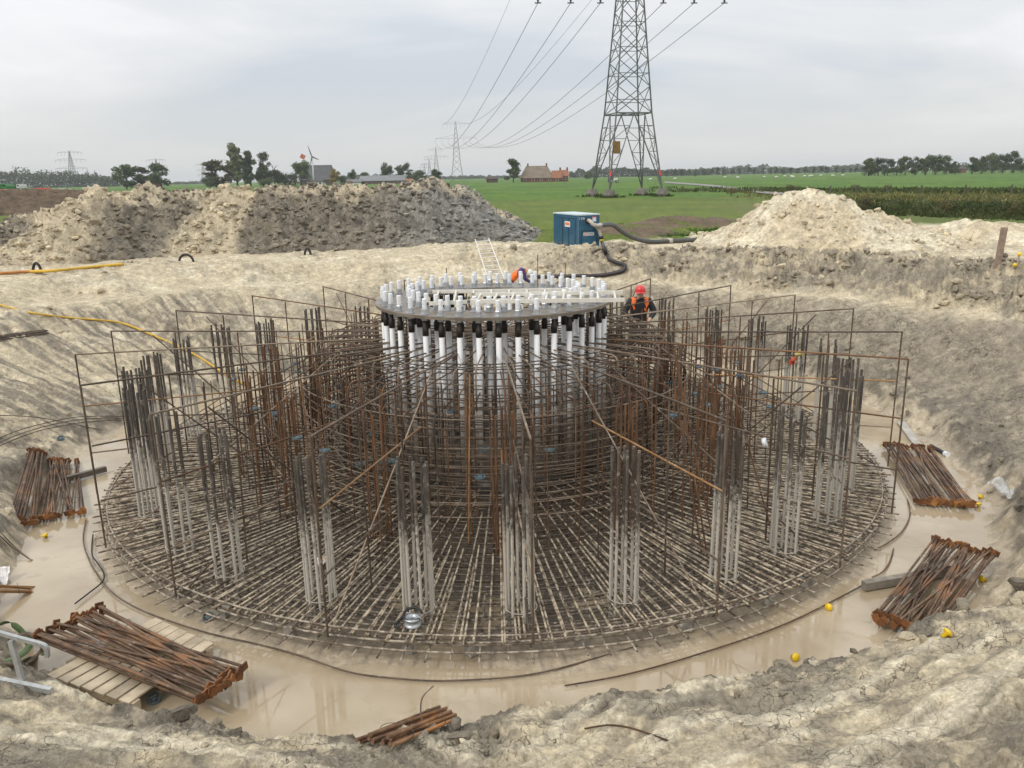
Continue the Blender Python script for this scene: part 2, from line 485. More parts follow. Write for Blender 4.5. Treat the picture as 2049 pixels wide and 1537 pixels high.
def soil_material(name, cracks=True):
    m, t, b = newmat(name)
    p = pos(t)
    at = N(t, 'ShaderNodeAttribute'); at.attribute_name = 'Col'
    aw = N(t, 'ShaderNodeAttribute'); aw.attribute_name = 'Mask'
    sw = N(t, 'ShaderNodeSeparateColor'); t.links.new(aw.outputs['Color'], sw.inputs[0])
    n1 = noise(t, p, 26.0, 8, 0.68); n2 = noise(t, p, 7.0, 6, 0.62)
    v = N(t, 'ShaderNodeTexVoronoi', feature='DISTANCE_TO_EDGE'); v.inputs['Scale'].default_value = 6.5
    wp = N(t, 'ShaderNodeVectorMath', operation='ADD'); t.links.new(p, wp.inputs[0])
    nc = N(t, 'ShaderNodeTexNoise'); nc.inputs['Scale'].default_value = 3.0; nc.inputs['Detail'].default_value = 5; t.links.new(p, nc.inputs[0])
    sc = N(t, 'ShaderNodeVectorMath', operation='SCALE'); t.links.new(nc.outputs['Color'], sc.inputs[0]); sc.inputs['Scale'].default_value = 0.45
    t.links.new(sc.outputs[0], wp.inputs[1]); t.links.new(wp.outputs[0], v.inputs['Vector'])
    gate = mr(t, noise(t, p, 1.1, 3), 0.46, 0.58)
    ck = mth(t, 'MULTIPLY', mth(t, 'MULTIPLY', mr(t, v.outputs['Distance'], 0.0, 0.022, 0.95, 0.0), gate), sw.outputs[1])
    cc = mixc(t, mr(t, sw.outputs[0], 0.0, 1.0, 1.0, 0.35), at.outputs['Color'], mr(t, n1, 0.3, 0.7, 0.66, 1.26), 'MULTIPLY')
    cc = mixc(t, 1.0, cc, mr(t, n2, 0.32, 0.68, 0.72, 1.22), 'MULTIPLY')
    n3 = noise(t, p, 2.3, 9, 0.72)
    gm = N(t, 'ShaderNodeMath', operation='SUBTRACT'); gm.inputs[0].default_value = 1.0; t.links.new(sw.outputs[2], gm.inputs[1])
    cc = mixc(t, mth(t, 'MULTIPLY', gm.outputs[0], mr(t, sw.outputs[0], 0.0, 1.0, 1.0, 0.3)), cc, mixc(t, 1.0, cc, mr(t, n3, 0.34, 0.66, 0.74, 1.24), 'MULTIPLY'))
    # shell grit and lime specks
    vs = N(t, 'ShaderNodeTexVoronoi'); vs.inputs['Scale'].default_value = 22.0; t.links.new(p, vs.inputs['Vector'])
    spk = mth(t, 'MULTIPLY', mr(t, vs.outputs['Distance'], 0.10, 0.16, 1, 0), mr(t, noise(t, p, 6.0, 2), 0.55, 0.6))
    cc = mixc(t, mth(t, 'MULTIPLY', spk, sw.outputs[1]), cc, (0.66, 0.62, 0.54))
    cc = mixc(t, ck, cc, (0.09, 0.08, 0.065))
    t.links.new(cc, b.inputs['Base Color'])
    rg = N(t, 'ShaderNodeMapRange'); t.links.new(sw.outputs[0], rg.inputs[0]); rg.inputs[3].default_value = 0.93; rg.inputs[4].default_value = 0.42
    t.links.new(rg.outputs[0], b.inputs['Roughness'])
    b.inputs['Specular IOR Level'].default_value = 0.35
    hgt = mth(t, 'ADD', mth(t, 'MULTIPLY', n1, 0.9), mth(t, 'ADD', mth(t, 'MULTIPLY', n2, 2.0), mth(t, 'MULTIPLY', ck, -1.6)))
    bp = N(t, 'ShaderNodeBump'); bp.inputs['Distance'].default_value = 0.045
    t.links.new(hgt, bp.inputs['Height']); t.links.new(bp.outputs[0], b.inputs['Normal'])
    st = N(t, 'ShaderNodeMapRange'); t.links.new(sw.outputs[0], st.inputs[0]); st.inputs[3].default_value = 0.9; st.inputs[4].default_value = 0.25
    t.links.new(st.outputs[0], bp.inputs['Strength'])
    return m
M_SOIL = soil_material('excavated soil')

def grid_quads(nr, nc, wrap=False):
    i = np.arange(nr - 1)[:, None]; j = np.arange(nc if wrap else nc - 1)[None, :]
    k = (j + 1) % nc
    a = i * nc + j; b_ = i * nc + k
    return np.stack([a, b_, b_ + nc, a + nc], -1).reshape(-1, 4)
# one sheet from under the camera to the horizon, fine where the works are
az = np.concatenate([np.linspace(-46, 46, 860), np.linspace(46, 314, 110)[1:-1]])
rr = np.concatenate([[0.05], np.linspace(0.6, 3.0, 10)[:-1], np.geomspace(3.0, 46, 660), np.geomspace(46, 5000, 64)[1:]])
A, Rr = np.meshgrid(np.radians(az), rr)
gx = (Rr * np.sin(A)).ravel(); gy = (Rr * np.cos(A)).ravel()
gzv = terrain(gx, gy)
ground_me = np_mesh('ground', np.stack([gx, gy, gzv], 1), grid_quads(len(rr), len(az), True)[:, ::-1], M_SOIL)
gc_, wet_, crk_, grs_ = ground_colour(gx, gy, gzv)
vcol(ground_me, 'Col', np.concatenate([gc_, np.ones((len(gx), 1))], 1))
vcol(ground_me, 'Mask', np.stack([wet_, crk_, grs_, np.ones(len(gx))], 1))
tag(add('ground', ground_me), kind='structure')

# muddy water standing on the pit floor
m_w, t_, b_ = newmat('muddy water')
b_.inputs['Roughness'].default_value = 0.04
b_.inputs['IOR'].default_value = 1.6
pw = pos(t_)
wc = mixc(t_, mr(t_, noise(t_, pw, 0.6, 3), 0.4, 0.62), (0.34, 0.265, 0.17), (0.45, 0.365, 0.25))
wc = mixc(t_, mr(t_, noise(t_, pw, 2.2, 7, 0.7, 1.5), 0.52, 0.66, 0, 0.55), wc, (0.30, 0.235, 0.15))
wc = mixc(t_, mr(t_, noise(t_, pw, 30.0, 3, 0.6), 0.70, 0.74, 0, 0.5), wc, (0.16, 0.13, 0.09))
t_.links.new(wc, b_.inputs['Base Color'])
t_.links.new(mr(t_, noise(t_, pw, 1.1, 5, 0.65), 0.45, 0.65, 0.03, 0.28), b_.inputs['Roughness'])
bump(t_, b_, noise(t_, pw, 2.5, 2), 0.03, 0.01)
wv = [(CX, CY, WATER)] + [(CX + 10.4 * math.cos(a), CY + 10.4 * math.sin(a), WATER) for a in np.linspace(0, 2 * math.pi, 97)[:-1]]
wm = bpy.data.meshes.new('water'); wm.from_pydata(wv, [], [(0, i + 1, (i + 1) % 96 + 1) for i in range(96)]); wm.materials.append(m_w)
tag(add('water', wm), kind='structure')

# ------------------------------------------------------------------ spoil heaps
def heap(name, label, sil, toe, back, base_z, depth, colour, seed, rough=0.12, crest_in=4.2, kind_cat='heap', y0=None):
    """a heap whose foot follows the toe pixels on the ground and whose crest reaches the silhouette pixels"""
    T = [at_z(px, py, base_z) for px, py in toe]
    tx = np.array([p.x for p in T]); ty = np.array([p.y for p in T])
    S = []
    for px, py in sil:
        Y = 30.0
        for _ in range(6):
            p = at_y(px, py, Y); Y = float(np.interp(p.x, tx, ty)) + crest_in
        S.append(at_y(px, py, Y))
    sx = np.array([p.x for p in S]); sz = np.array([p.z for p in S])
    x0, x1 = min(sx.min(), tx.min()) - 0.5, max(sx.max(), tx.max()) + 0.5
    nx, ny = int((x1 - x0) / 0.085), int(depth / 0.085)
    gx = np.linspace(x0, x1, nx); v = np.linspace(-0.6, depth, ny)
    X, Vv = np.meshgrid(gx, v)
    toeY = np.interp(X, tx, ty) + 0.5 * fbm(X * 0.35, X * 0 + seed, 3, 0.5, seed)
    Y = toeY + Vv
    crest = np.interp(X, sx, sz) - base_z
    up = np.clip(Vv / crest_in, 0, 1); dn = np.clip((depth - Vv) / (depth - crest_in - back), 0, 1)
    prof = np.where(Vv < crest_in, np.where(up < 1, up ** 0.85, 1), dn * dn * (3 - 2 * dn))
    ends = sst(x0, x0 + 0.8, X) * (1 - sst(x1 - 0.8, x1, X))
    h = crest * prof * ends
    am = np.clip(h, 0, 1.0)
    h = h + rough * am * (1.6 * fbm(X * 0.7, Y * 0.7, 3, 0.5, seed + 1) + 1.0 * ridged(X * 1.5, Y * 1.5, 3, 0.6, seed + 3) - 1.9) + rough * 0.62 * am * ridged(X * 3.7, Y * 3.7, 3, 0.65, seed + 7)
    z = base_z - 0.25 + h + 0.25 * sst(0, 0.5, Vv)
    z = np.where((Vv < -0.3) | (Vv > depth - 0.3), base_z - 0.6, z)
    vs = np.stack([X.ravel(), Y.ravel(), z.ravel()], 1)
    me = np_mesh(name, vs, grid_quads(ny, nx), M_SOIL)
    c, ck = colour(X.ravel(), Y.ravel(), z.ravel(), prof.ravel())
    vcol(me, 'Col', np.concatenate([np.clip(c, 0.01, 0.8), np.ones((len(c), 1))], 1))
    vcol(me, 'Mask', np.stack([np.zeros(len(c)), ck, np.zeros(len(c)), np.ones(len(c))], 1))
    o = add(name, me); tag(o, label, kind_cat)
    return X, Y, z, crest * prof * ends

def clay_col(x, y, z, pr):
    n1 = fbm(x * 0.28, y * 0.5, 3, 0.5, 101); n2 = fbm(x * 1.8, y * 1.8, 4, 0.6, 103)
    base = lerp3(np.broadcast_to(CLAY * 0.92, (len(x), 3)), np.broadcast_to(np.array((.27, .26, .235)), (len(x), 3)), sst(-8, -1, x))
    c = lerp3(base, np.broadcast_to(WETC * 1.0, base.shape), sst(-0.15, 0.4, n2 + 0.5 * n1) * 0.8)
    pale = np.exp(-((x + 17.2) / 1.9) ** 2) + np.exp(-((x + 11.9) / 1.5) ** 2) * 1.0
    c = lerp3(c, np.broadcast_to(SAND * 0.95, c.shape), np.clip(sst(0.3, 0.8, pale + 0.3 * n1) * 0.85, 0, 1))
    c = lerp3(c, np.broadcast_to(SAND, c.shape), sst(0.80, 0.97, pr + 0.15 * n1) * 0.7)
    return c * (1.12 + 0.26 * n2)[:, None], np.full(len(x), 0.25)
HX = heap('spoil_heap', 'long heap of grey lumpy clay along the back of the pit', 
     [(-500, 492), (-200, 486), (-60, 470), (0, 452), (60, 436), (130, 412), (170, 392), (200, 378), (215, 392), (260, 384), (300, 380), (340, 390), (400, 388), (450, 382), (500, 388), (550, 376), (620, 380), (690, 378), (740, 382), (800, 372), (860, 366), (905, 374), (940, 386), (975, 405), (1010, 430), (1050, 452), (1085, 470), (1110, 484)],
     [(-500, 546), (0, 545), (110, 538), (240, 528), (450, 518), (600, 510), (750, 503), (900, 497), (1000, 492), (1105, 489)],
     1.2, 2.2, 9.0, clay_col, 200, rough=0.20)
def sand_col(x, y, z, pr):
    n1 = fbm(x * 0.5, y * 0.5, 3, 0.5, 111); n2 = fbm(x * 2.6, y * 2.6, 4, 0.6, 113)
    c = lerp3(np.broadcast_to(SAND * 1.06, (len(x), 3)), np.broadcast_to(PALE * 1.03, (len(x), 3)), sst(-0.3, 0.5, n1))
    c = lerp3(c, np.broadcast_to(CLAY * 1.3, c.shape), sst(0.25, 0.7, n2) * 0.45)
    return c, np.zeros(len(x))
HS = heap('sand_heap', 'pale sand heap with a flat top right of the pump', 
     [(1375, 486), (1400, 476), (1440, 466), (1490, 440), (1530, 410), (1555, 392), (1590, 386), (1640, 387), (1680, 394), (1705, 408), (1735, 425), (1780, 434), (1810, 440), (1860, 456), (1900, 470), (1940, 482)],
     [(1375, 497), (1450, 505), (1550, 512), (1650, 515), (1750, 518), (1850, 515), (1940, 508)],
     0.8, 2.2, 6.5, sand_col, 300, rough=0.11, crest_in=2.9)
heap('sand_bank', 'low pale sand bank at the right edge behind the timber stake',
     [(1830, 486), (1880, 462), (1930, 446), (1960, 440), (1985, 448), (2010, 444), (2060, 452), (2110, 448)],
     [(1830, 492), (1900, 492), (1980, 494), (2110, 500)],
     0.8, 2.25, 5.0, sand_col, 330, rough=0.07, crest_in=2.2)
def soil_col(x, y, z, pr):
    n2 = fbm(x * 1.2, y * 1.2, 4, 0.6, 123)
    return SOIL * (1.25 + 0.35 * n2[:, None]), np.zeros(len(x))
heap('topsoil_bank', 'smooth dark brown topsoil bank behind the clay heap at the left',
     [(-120, 384), (-60, 382), (0, 380), (60, 381), (120, 382), (170, 386), (210, 390), (250, 400)],
     [(-120, 438), (0, 432), (100, 428), (250, 420)],
     2.0, 2.3, 14.0, soil_col, 350, rough=0.06, crest_in=7.0)

# lumps broken off the banks and heaps
def clod_proto(seed, sub=1):
    bm = bmesh.new(); bmesh.ops.create_icosphere(bm, subdivisions=sub, radius=1.0)
    rn = random.Random(seed); ax = [Vector((rn.gauss(0, 1), rn.gauss(0, 1), rn.gauss(0, 1))).normalized() for _ in range(10)]
    off = [rn.uniform(0.35, 0.75) for _ in ax]
    for v in bm.verts:
        for a, o in zip(ax, off):
            d = v.co.dot(a)
            if d > o: v.co -= a * (d - o) * 0.85
        v.co *= rn.uniform(0.86, 1.14)
        v.co.z *= 0.9
    V = np.array([v.co[:] for v in bm.verts]); Fc = np.array([[v.index for v in f.verts] for f in bm.faces])
    bm.free(); return V, Fc
PROT = [clod_proto(s, 2) for s in range(4)] + [clod_proto(s + 10, 1) for s in range(6)]
def scatter_clods(name, P, size, cols, big=False):
    vs, fs, cc = [], [], []; b = 0
    for i, (p, s) in enumerate(zip(P, size)):
        V, Fc = PROT[RNG.randrange(4) if s > 0.085 else 4 + RNG.randrange(6)]
        a = RNG.uniform(0, 6.28); ca, sa = math.cos(a), math.sin(a)
        W = V * s * np.array([RNG.uniform(.8, 1.3), RNG.uniform(.8, 1.3), RNG.uniform(.75, 1.15)])
        W = np.stack([W[:, 0] * ca - W[:, 1] * sa, W[:, 0] * sa + W[:, 1] * ca, W[:, 2]], 1) + p
        vs.append(W); fs.append(Fc + b); b += len(V)
        cc.append(np.repeat(cols[i][None], len(V), 0))
    me = np_mesh(name, np.concatenate(vs), np.concatenate(fs), M_SOIL, smooth=False)
    c = np.concatenate(cc)
    vcol(me, 'Col', np.concatenate([c, np.ones((len(c), 1))], 1))
    vcol(me, 'Mask', np.tile(np.array([[0.05, 0, 0, 1.0]]), (len(c), 1)))
    return tag(add(name, me), kind='stuff')
def pow_sizes(n, lo, hi, k=2.4): return lo + (hi - lo) * NP.random(n) ** (k * 2)
def on_heap(H, n, lo, hi, colfn, name):
    X, Y, Z, h = H
    w = (h.ravel() > 0.15); idx = NP.choice(np.nonzero(w)[0], n)
    s = pow_sizes(n, lo, hi)
    P = np.stack([X.ravel()[idx], Y.ravel()[idx], Z.ravel()[idx] + s * 0.2], 1)
    c, _ = colfn(P[:, 0], P[:, 1], P[:, 2], np.full(n, 0.5))
    scatter_clods(name, P, s, np.clip(c * NP.uniform(0.85, 1.2, (n, 1)), 0.02, 0.8))
on_heap(HX, 15000, 0.03, 0.17, clay_col, 'clay_lumps')
on_heap(HS, 1000, 0.02, 0.16, sand_col, 'sand_lumps')
# lumps on the ground: toe of the banks, clumpy bank right, near bank
def ground_lumps():
    out = []
    n = 110000
    x = NP.uniform(-14, 16, n); y = 3.5 + 29.5 * NP.random(n) ** 1.5
    dx, dy = x - CX, y - CY; r = np.hypot(dx, dy); th = np.degrees(np.arctan2(dy, dx)) % 360
    toe = _per(_TOE, th); rim = _per(_RIM, th)
    near = sst(225, 245, th) * (1 - sst(318, 335, th)); right = np.clip(1 - sst(70, 95, th) + sst(325, 338, th), 0, 1)
    pr = 0.5 * np.exp(-((r - toe - 0.45) / 0.45) ** 2) * (0.25 + 0.75 * np.clip(near + right, 0, 1))
    pr = pr + 1.6 * right * sst(0.6, 1.2, r - rim) * (1 - sst(2.6, 4.2, r - rim))
    pr = pr + 0.13 * near * sst(0.2, 0.5, r - toe) + 0.012 * sst(0.2, 0.6, r - toe)
    pr = pr * sst(-0.25, 0.35, fbm(x * 0.7, y * 0.7, 3, 0.5, 131))
    k = NP.random(n) < pr * 0.75
    x, y = x[k], y[k]
    s = pow_sizes(len(x), 0.010, 0.12, 2.5) * np.where((near[k] > .5) & (r[k] > toe[k] + 0.9), 0.5, 1.0) * np.where(r[k] > rim[k] + .4, 1.25, 1.0)
    z = terrain(x, y) + s * 0.15
    c, _, _, _ = ground_colour(x, y, z)
    scatter_clods('soil_lumps', np.stack([x, y, z], 1), s, np.clip(c * NP.uniform(0.8, 1.15, (len(x), 1)), 0.02, 0.8))
ground_lumps()
# ------------------------------------------------------------------ reinforcement
R_MAT = rebar_mat('mat bar', (0.085, 0.066, 0.05), (0.16, 0.13, 0.10), (0.50, 0.415, 0.295), 0.66)
R_RNG = rebar_mat('ring bar', (0.07, 0.054, 0.042), (0.13, 0.105, 0.082), (0.40, 0.34, 0.27), 0.3)
R_EDGE = rebar_mat('edge bar', (0.12, 0.10, 0.08), (0.19, 0.165, 0.135), (0.46, 0.395, 0.305), 0.6)
R_DARK = rebar_mat('dark bar', (0.075, 0.058, 0.044), (0.135, 0.105, 0.08), (0.34, 0.29, 0.23), 0.12)
R_RUST = rebar_mat('rusty bar', (0.085, 0.048, 0.026), (0.165, 0.09, 0.045), (0.3, 0.23, 0.16), 0.08, orange=(0.185, 0.09, 0.036))
R_TAN = rebar_mat('weathered bar', (0.20, 0.165, 0.125), (0.30, 0.255, 0.20), (0.42, 0.36, 0.28), 0.2)
R_ORNG = rebar_mat('fresh rust bar', (0.29, 0.155, 0.055), (0.40, 0.26, 0.13), (0.4, 0.33, 0.24), 0.1)
R_GREY = rebar_mat('starter bar', (0.07, 0.066, 0.062), (0.125, 0.12, 0.112), (0.42, 0.39, 0.34), 0.18, splash=True, rnd=0.2)
R_HOOP = rebar_mat('hoop bar', (0.17, 0.14, 0.11), (0.27, 0.23, 0.185), (0.4, 0.34, 0.27), 0.15)
UNIT = {}
def unit_bar(m, n=6):
    k = (m.name, n)
    if k not in UNIT:
        b = MB(); b.lathe([(1, 0), (1, 1)], n); me = b.data('bar', m)
        for p in me.polygons: p.use_smooth = len(p.vertices) == 4
        UNIT[k] = me
    return UNIT[k]
def bar(name, p0, p1, r, m, parent=None, n=6):
    p0, p1 = Vector(p0), Vector(p1); d = p1 - p0
    q = d.to_track_quat('Z', 'Y').to_matrix().to_4x4()
    mw = Matrix.Translation(p0) @ q @ Matrix.Diagonal((r, r, d.length, 1))
    return add(name, unit_bar(m, n), parent, mw)
def ring_pts(r, z, n=128, a0=0, a1=360, wob=0.0, seed=0):
    full = (a1 - a0) >= 360
    rn = random.Random(seed); ph = rn.uniform(0, 6.28); ph2 = rn.uniform(0, 6.28)
    A = np.linspace(a0, a1, n + 1)[:-1] if full else np.linspace(a0, a1, n)
    return [polar(a, r + wob * math.sin(math.radians(a) * 3 + ph), z + wob * math.sin(math.radians(a) * 5 + ph2)) for a in A]
def ring(name, r, z, br, m, parent, n=128, sides=5, wob=0.0, seed=0):
    return MB().tube(ring_pts(r, z, n, wob=wob, seed=seed), br, sides, closed=True).build(name, m, parent, True)

mat_t = thing('reinforcement_mat', 'large round bottom mat of radial and ring bars lying in the muddy pit', 'rebar mat', (CX, CY, -0.2))
for i in range(300):
    th = i * 1.2 + RNG.uniform(-0.22, 0.22)
    k = i % 4
    r0 = (2.35, 4.75, 3.5, 4.6)[k] + RNG.uniform(-0.12, 0.15)
    r1 = 7.02 + RNG.uniform(-0.05, 0.07)
    dz = RNG.uniform(-0.006, 0.008)
    sk = RNG.uniform(-0.25, 0.25)
    bar('radial_bar', polar(th + sk, r0, 0.0 + dz), polar(th, r1, 0.0 + dz), 0.0145, R_MAT, mat_t)
xb = MB()
for i in range(170):
    th = i * 360 / 170 + RNG.uniform(-.5, .5)
    xb.tube([polar(th + RNG.uniform(-.3, .3), 5.0 + RNG.uniform(-.3, .6), 0.002), polar(th, 7.02 + RNG.uniform(-.06, .06), 0.002)], 0.0145, 5)
tag(xb.build('extra_radial_bars', R_MAT, mat_t, True), kind='stuff')
for i in range(150):
    th = i * 2.4 + 0.5 + RNG.uniform(-0.4, 0.4)
    bar('lower_bar', polar(th, 5.1 + RNG.uniform(-.2, .2), -0.155), polar(th, 7.20 + RNG.uniform(-0.05, 0.05), -0.155), 0.0135, R_EDGE, mat_t)
rr_ = 2.5; k = 0
while rr_ < 7.0:
    ring('ring_bar', rr_, -0.026 + RNG.uniform(-.002, .002), 0.0115, R_RNG, mat_t, 110 if rr_ > 4 else 80, 5, 0.012, k)
    rr_ += 0.155 + RNG.uniform(-0.015, 0.015); k += 1
for j, (r_, z_) in enumerate(((6.96, 0.024), (7.03, -0.026), (6.9, -0.13), (7.06, -0.13), (6.6, -0.13), (6.3, -0.13), (6.0, -0.13), (5.7, -0.13))):
    ring('edge_ring_bar', r_, z_, 0.013, R_EDGE, mat_t, 130, 6, 0.012, 40 + j)
# mesh of the under layer seen between the bars
u = MB()
for i in range(180):
    u.tube([polar(i * 2 + 1.1, 2.5, -0.155), polar(i * 2 + 1.1 + RNG.uniform(-.4, .4), 5.2, -0.155)], 0.012, 4)
for i in range(14):
    u.tube(ring_pts(2.7 + i * 0.21, -0.13, 72), 0.012, 4, closed=True)
tag(u.build('under_layer', R_DARK, mat_t), kind='stuff')
# small concrete blocks that hold the mat up
M_CONC = plain('concrete', (0.42, 0.40, 0.36), 0.85, 0.3, 12)
blk = MB(); blk.box((0, 0, 0), (0.12, 0.12, 0.13)); blk_me = blk.data('spacer_block', M_CONC)
for i in range(36):
    p = polar(i * 10 + RNG.uniform(-2, 2), 6.82, -0.235)
    add('spacer_block', blk_me, mat_t, Matrix.Translation(p) @ Matrix.Rotation(RNG.uniform(0, 1.5), 4, 'Z'))

# radial support frames
FR = [274, 255, 236.2, 218.7, 199.7, 182.8, 163.9, 145.3, 129.1, 111, 93, 75, 56, 37.4, 21.6, 5.2, 345.5, 327.9, 310, 292]
def place(th, front, step):
    d = ((th - front + 180) % 360) - 180; k = round(abs(d) / step)
    return ('front centre', 0) if k == 0 else (f'{ORD[k - 1]} to the ' + ('right' if d > 0 else 'left') + ' of the front one', k)
for i, th in enumerate(FR):
    base = polar(th, 7.0, 0)
    f = thing('support_frame', 'tall upright radial bar frame on the mat, ' + place(th, 274, 18)[0], 'rebar frame', base, 'radial support frames on the mat')
    mm = [R_DARK, R_DARK, R_RUST, R_DARK, R_TAN][i % 5] if not (230 < th < 320) else [R_TAN, R_DARK, R_TAN][i % 3]
    rails = [R_DARK, R_ORNG, R_RUST][i % 3]
    t = RNG.uniform(-0.6, 0.6)
    topz = lambda r: 2.30 + (r - 2.5) / 4.65 * 0.135
    bar('outer_post', polar(th, 7.16, 0.02), polar(th, 7.16, 2.436), 0.0145, R_DARK, f)
    for r_ in (6.0, 4.85, 3.7):
        bar('post', polar(th, r_ + RNG.uniform(-.08, .08), 0.02), polar(th + t * .3, r_, topz(r_) - 0.02), 0.0135, R_RUST if r_ < 5 else R_DARK, f)
    bar('top_rail', polar(th, 7.17, 2.44), polar(th + t, 2.45, 2.30), 0.0145, mm, f)
    bar('middle_rail', polar(th + .15, 7.14, 1.55 + RNG.uniform(-.05, .05)), polar(th, 4.0, 1.56), 0.013, rails, f)
    bar('lower_rail', polar(th + .15, 7.14, 0.74 + RNG.uniform(-.05, .05)), polar(th, 4.3, 0.76), 0.013, R_DARK if i % 2 else R_TAN, f)
    bar('diagonal', polar(th - .25, 6.95, 0.06), polar(th - .5, 3.4 if i % 2 else 2.7, 2.24), 0.0125, R_TAN if i % 2 else R_DARK, f)
    if i % 3 != 1:
        bar('diagonal', polar(th + .35, 4.2, 0.06), polar(th + .2, 6.4, 2.34), 0.012, R_DARK, f)

# starter bars of the foundation piles
BS = [273.4, 262.1, 250.4, 236.3, 224.6, 210.9, 198.5, 186, 173.5, 161, 148.5, 136, 123.5, 111, 98.5, 86, 73.5, 61, 48.5, 36, 23.5, 11, 358.5, 346, 334, 322.5, 309.6, 298.5, 285]
def starters(name, label, group, th, r, n, rad, h0, br, m):
    c = polar(th, r, 0)
    b = thing(name, label, 'starter bars', (c.x, c.y, -0.3), group)
    ph = RNG.uniform(0, 6)
    top = h0 + RNG.uniform(-0.10, 0.12)
    for k in range(n):
        a = ph + k * 2 * math.pi / n
        o = Vector((math.cos(a), math.sin(a), 0)) * rad * RNG.uniform(0.9, 1.08)
        lean = Vector((RNG.uniform(-.025, .025), RNG.uniform(-.025, .025), 0))
        p0 = Vector((c.x, c.y, -0.4)) + o; p1 = Vector((c.x, c.y, top + RNG.uniform(-.07, .05))) + o + lean
        bar('starter_bar', p0, p1, br, m, b, 8)
    for zz in (0.02,):
        MB().tube([Vector((c.x, c.y, zz + .02)) + Vector((math.cos(a), math.sin(a), 0)) * (rad + br) for a in np.linspace(0, 2 * math.pi, 17)[:-1]], 0.005, 4, closed=True).build('tie_ring', m, b)
for th in BS:
    starters('pile_starter_bars', 'grey starter bar cluster near the mat edge, ' + place(th, 273.4, 12.41)[0], 'outer pile starter bars', th, 6.36, 8, 0.175, 1.98, 0.0195, R_GREY)
for th in np.arange(8, 360, 24):
    starters('pile_starter_bars', 'rusty inner starter bar cluster among the stirrups, ' + place(th, 272, 24)[0], 'inner pile starter bars', th, 4.45, 7, 0.15, 1.95, 0.0145, R_RUST)

# stirrup cage round the anchor bolts
sc_t = thing('stirrup_cage', 'dense brown cage of hoops, hairpins and upright bars around the anchor bolts', 'rebar cage', (CX, CY, 0))
k = 0
for r_, z0, z1, dz in ((2.45, 0.2, 2.05, 0.17), (2.62, 0.15, 1.95, 0.13), (3.1, 0.12, 1.75, 0.125), (3.65, 0.2, 1.6, 0.155), (4.35, 0.3, 1.25, 0.24)):
    z_ = z0
    while z_ < z1:
        ring('hoop', r_ + RNG.uniform(-.03, .03), z_ + RNG.uniform(-.012, .012), 0.0105, R_HOOP if RNG.random() < .6 else R_DARK, sc_t, 72, 5, 0.014, k)
        z_ += dz; k += 1
for r_, n_, zt, m_ in ((2.5, 52, 1.9, R_DARK), (2.95, 60, 1.95, R_RUST), (3.55, 54, 2.0, R_RUST), (4.2, 54, 2.0, R_RUST), (4.8, 48, 1.95, R_RUST), (5.3, 44, 1.75, R_DARK)):
    for i in range(n_):
        th = 360 * i / n_ + RNG.uniform(-1.2, 1.2)
        tz = zt + RNG.uniform(-0.25, 0.22)
        if RNG.random() < 0.08 and r_ > 5: continue
        bar('upright_bar', polar(th, r_, -0.05), polar(th + RNG.uniform(-.6, .6), r_ + RNG.uniform(-.05, .05), tz), RNG.choice((0.0095, 0.0115, 0.0125)), m_ if RNG.random() < .75 else R_DARK, sc_t)
for px0, y0, px1, y1, r_b in ((1338, 700, 1404, 1105, 5.0), (1350, 705, 1415, 1112, 5.0), (1262, 742, 1274, 965, 4.9), (1270, 742, 1280, 1000, 4.9), (930, 745, 936, 1060, 5.2), (940, 750, 938, 1085, 5.2), (1004, 900, 1008, 1160, 5.9), (1014, 905, 1018, 1150, 5.9), (1350, 700, 1430, 1100, 5.0), (1455, 735, 1540, 1050, 5.2)):
    p0 = at_z(px1, y1, 0.01); d_ = ray(px0, y0); tt = (p0.y + 0.35) / d_.y
    bar('leaning_bar', p0, (d_.x * tt, d_.y * tt, CAM_H + d_.z * tt), 0.012, R_RUST if px0 % 4 else R_ORNG, sc_t)
def hairpin(th, r0, r1, z, drop, m, br=0.0125, up=False):
    b_ = 0.13
    pts = [polar(th, r0, z), polar(th, r1 - b_, z)]
    for a in (30, 60, 90):
        aa = math.radians(a); pts.append(polar(th, r1 - b_ + b_ * math.sin(aa), z - b_ * (1 - math.cos(aa))))
    pts.append(polar(th, r1, z - drop))
    MB().tube(pts, br, 6).build('hairpin', m, sc_t, True)
for i in range(64):
    th = i * 5.625 + 1.0
    hairpin(th + RNG.uniform(-.4, .4), 0.22, 3.25 + RNG.uniform(-.12, .12), 2.22 + (i % 2) * 0.03, RNG.uniform(.5, 1.0), R_HOOP if i % 3 else R_DARK)
for i in range(64):
    th = i * 5.625 + 3.6
    hairpin(th + RNG.uniform(-.4, .4), 1.0, 3.5 + RNG.uniform(-.15, .15), 1.95 + RNG.uniform(-.02, .02), RNG.uniform(.6, 1.1), R_DARK if i % 2 else R_RUST)
for i in range(48):
    th = i * 7.5 + 2.0
    hairpin(th + RNG.uniform(-.5, .5), 2.35, 3.75 + RNG.uniform(-.2, .2), 1.68 + RNG.uniform(-.03, .03), RNG.uniform(.5, .9), R_RUST if i % 2 else R_DARK)
for i in range(4):
    ring('top_hoop', 2.55 + 0.22 * i, 2.19 - 0.0 * i, 0.0105, R_DARK, sc_t, 64, 5, 0.01, 90 + i)
for i in range(3):
    ring('top_hoop', 0.35 + 0.45 * i, 2.185, 0.0105, R_DARK, sc_t, 40, 5, 0.005, 95 + i)
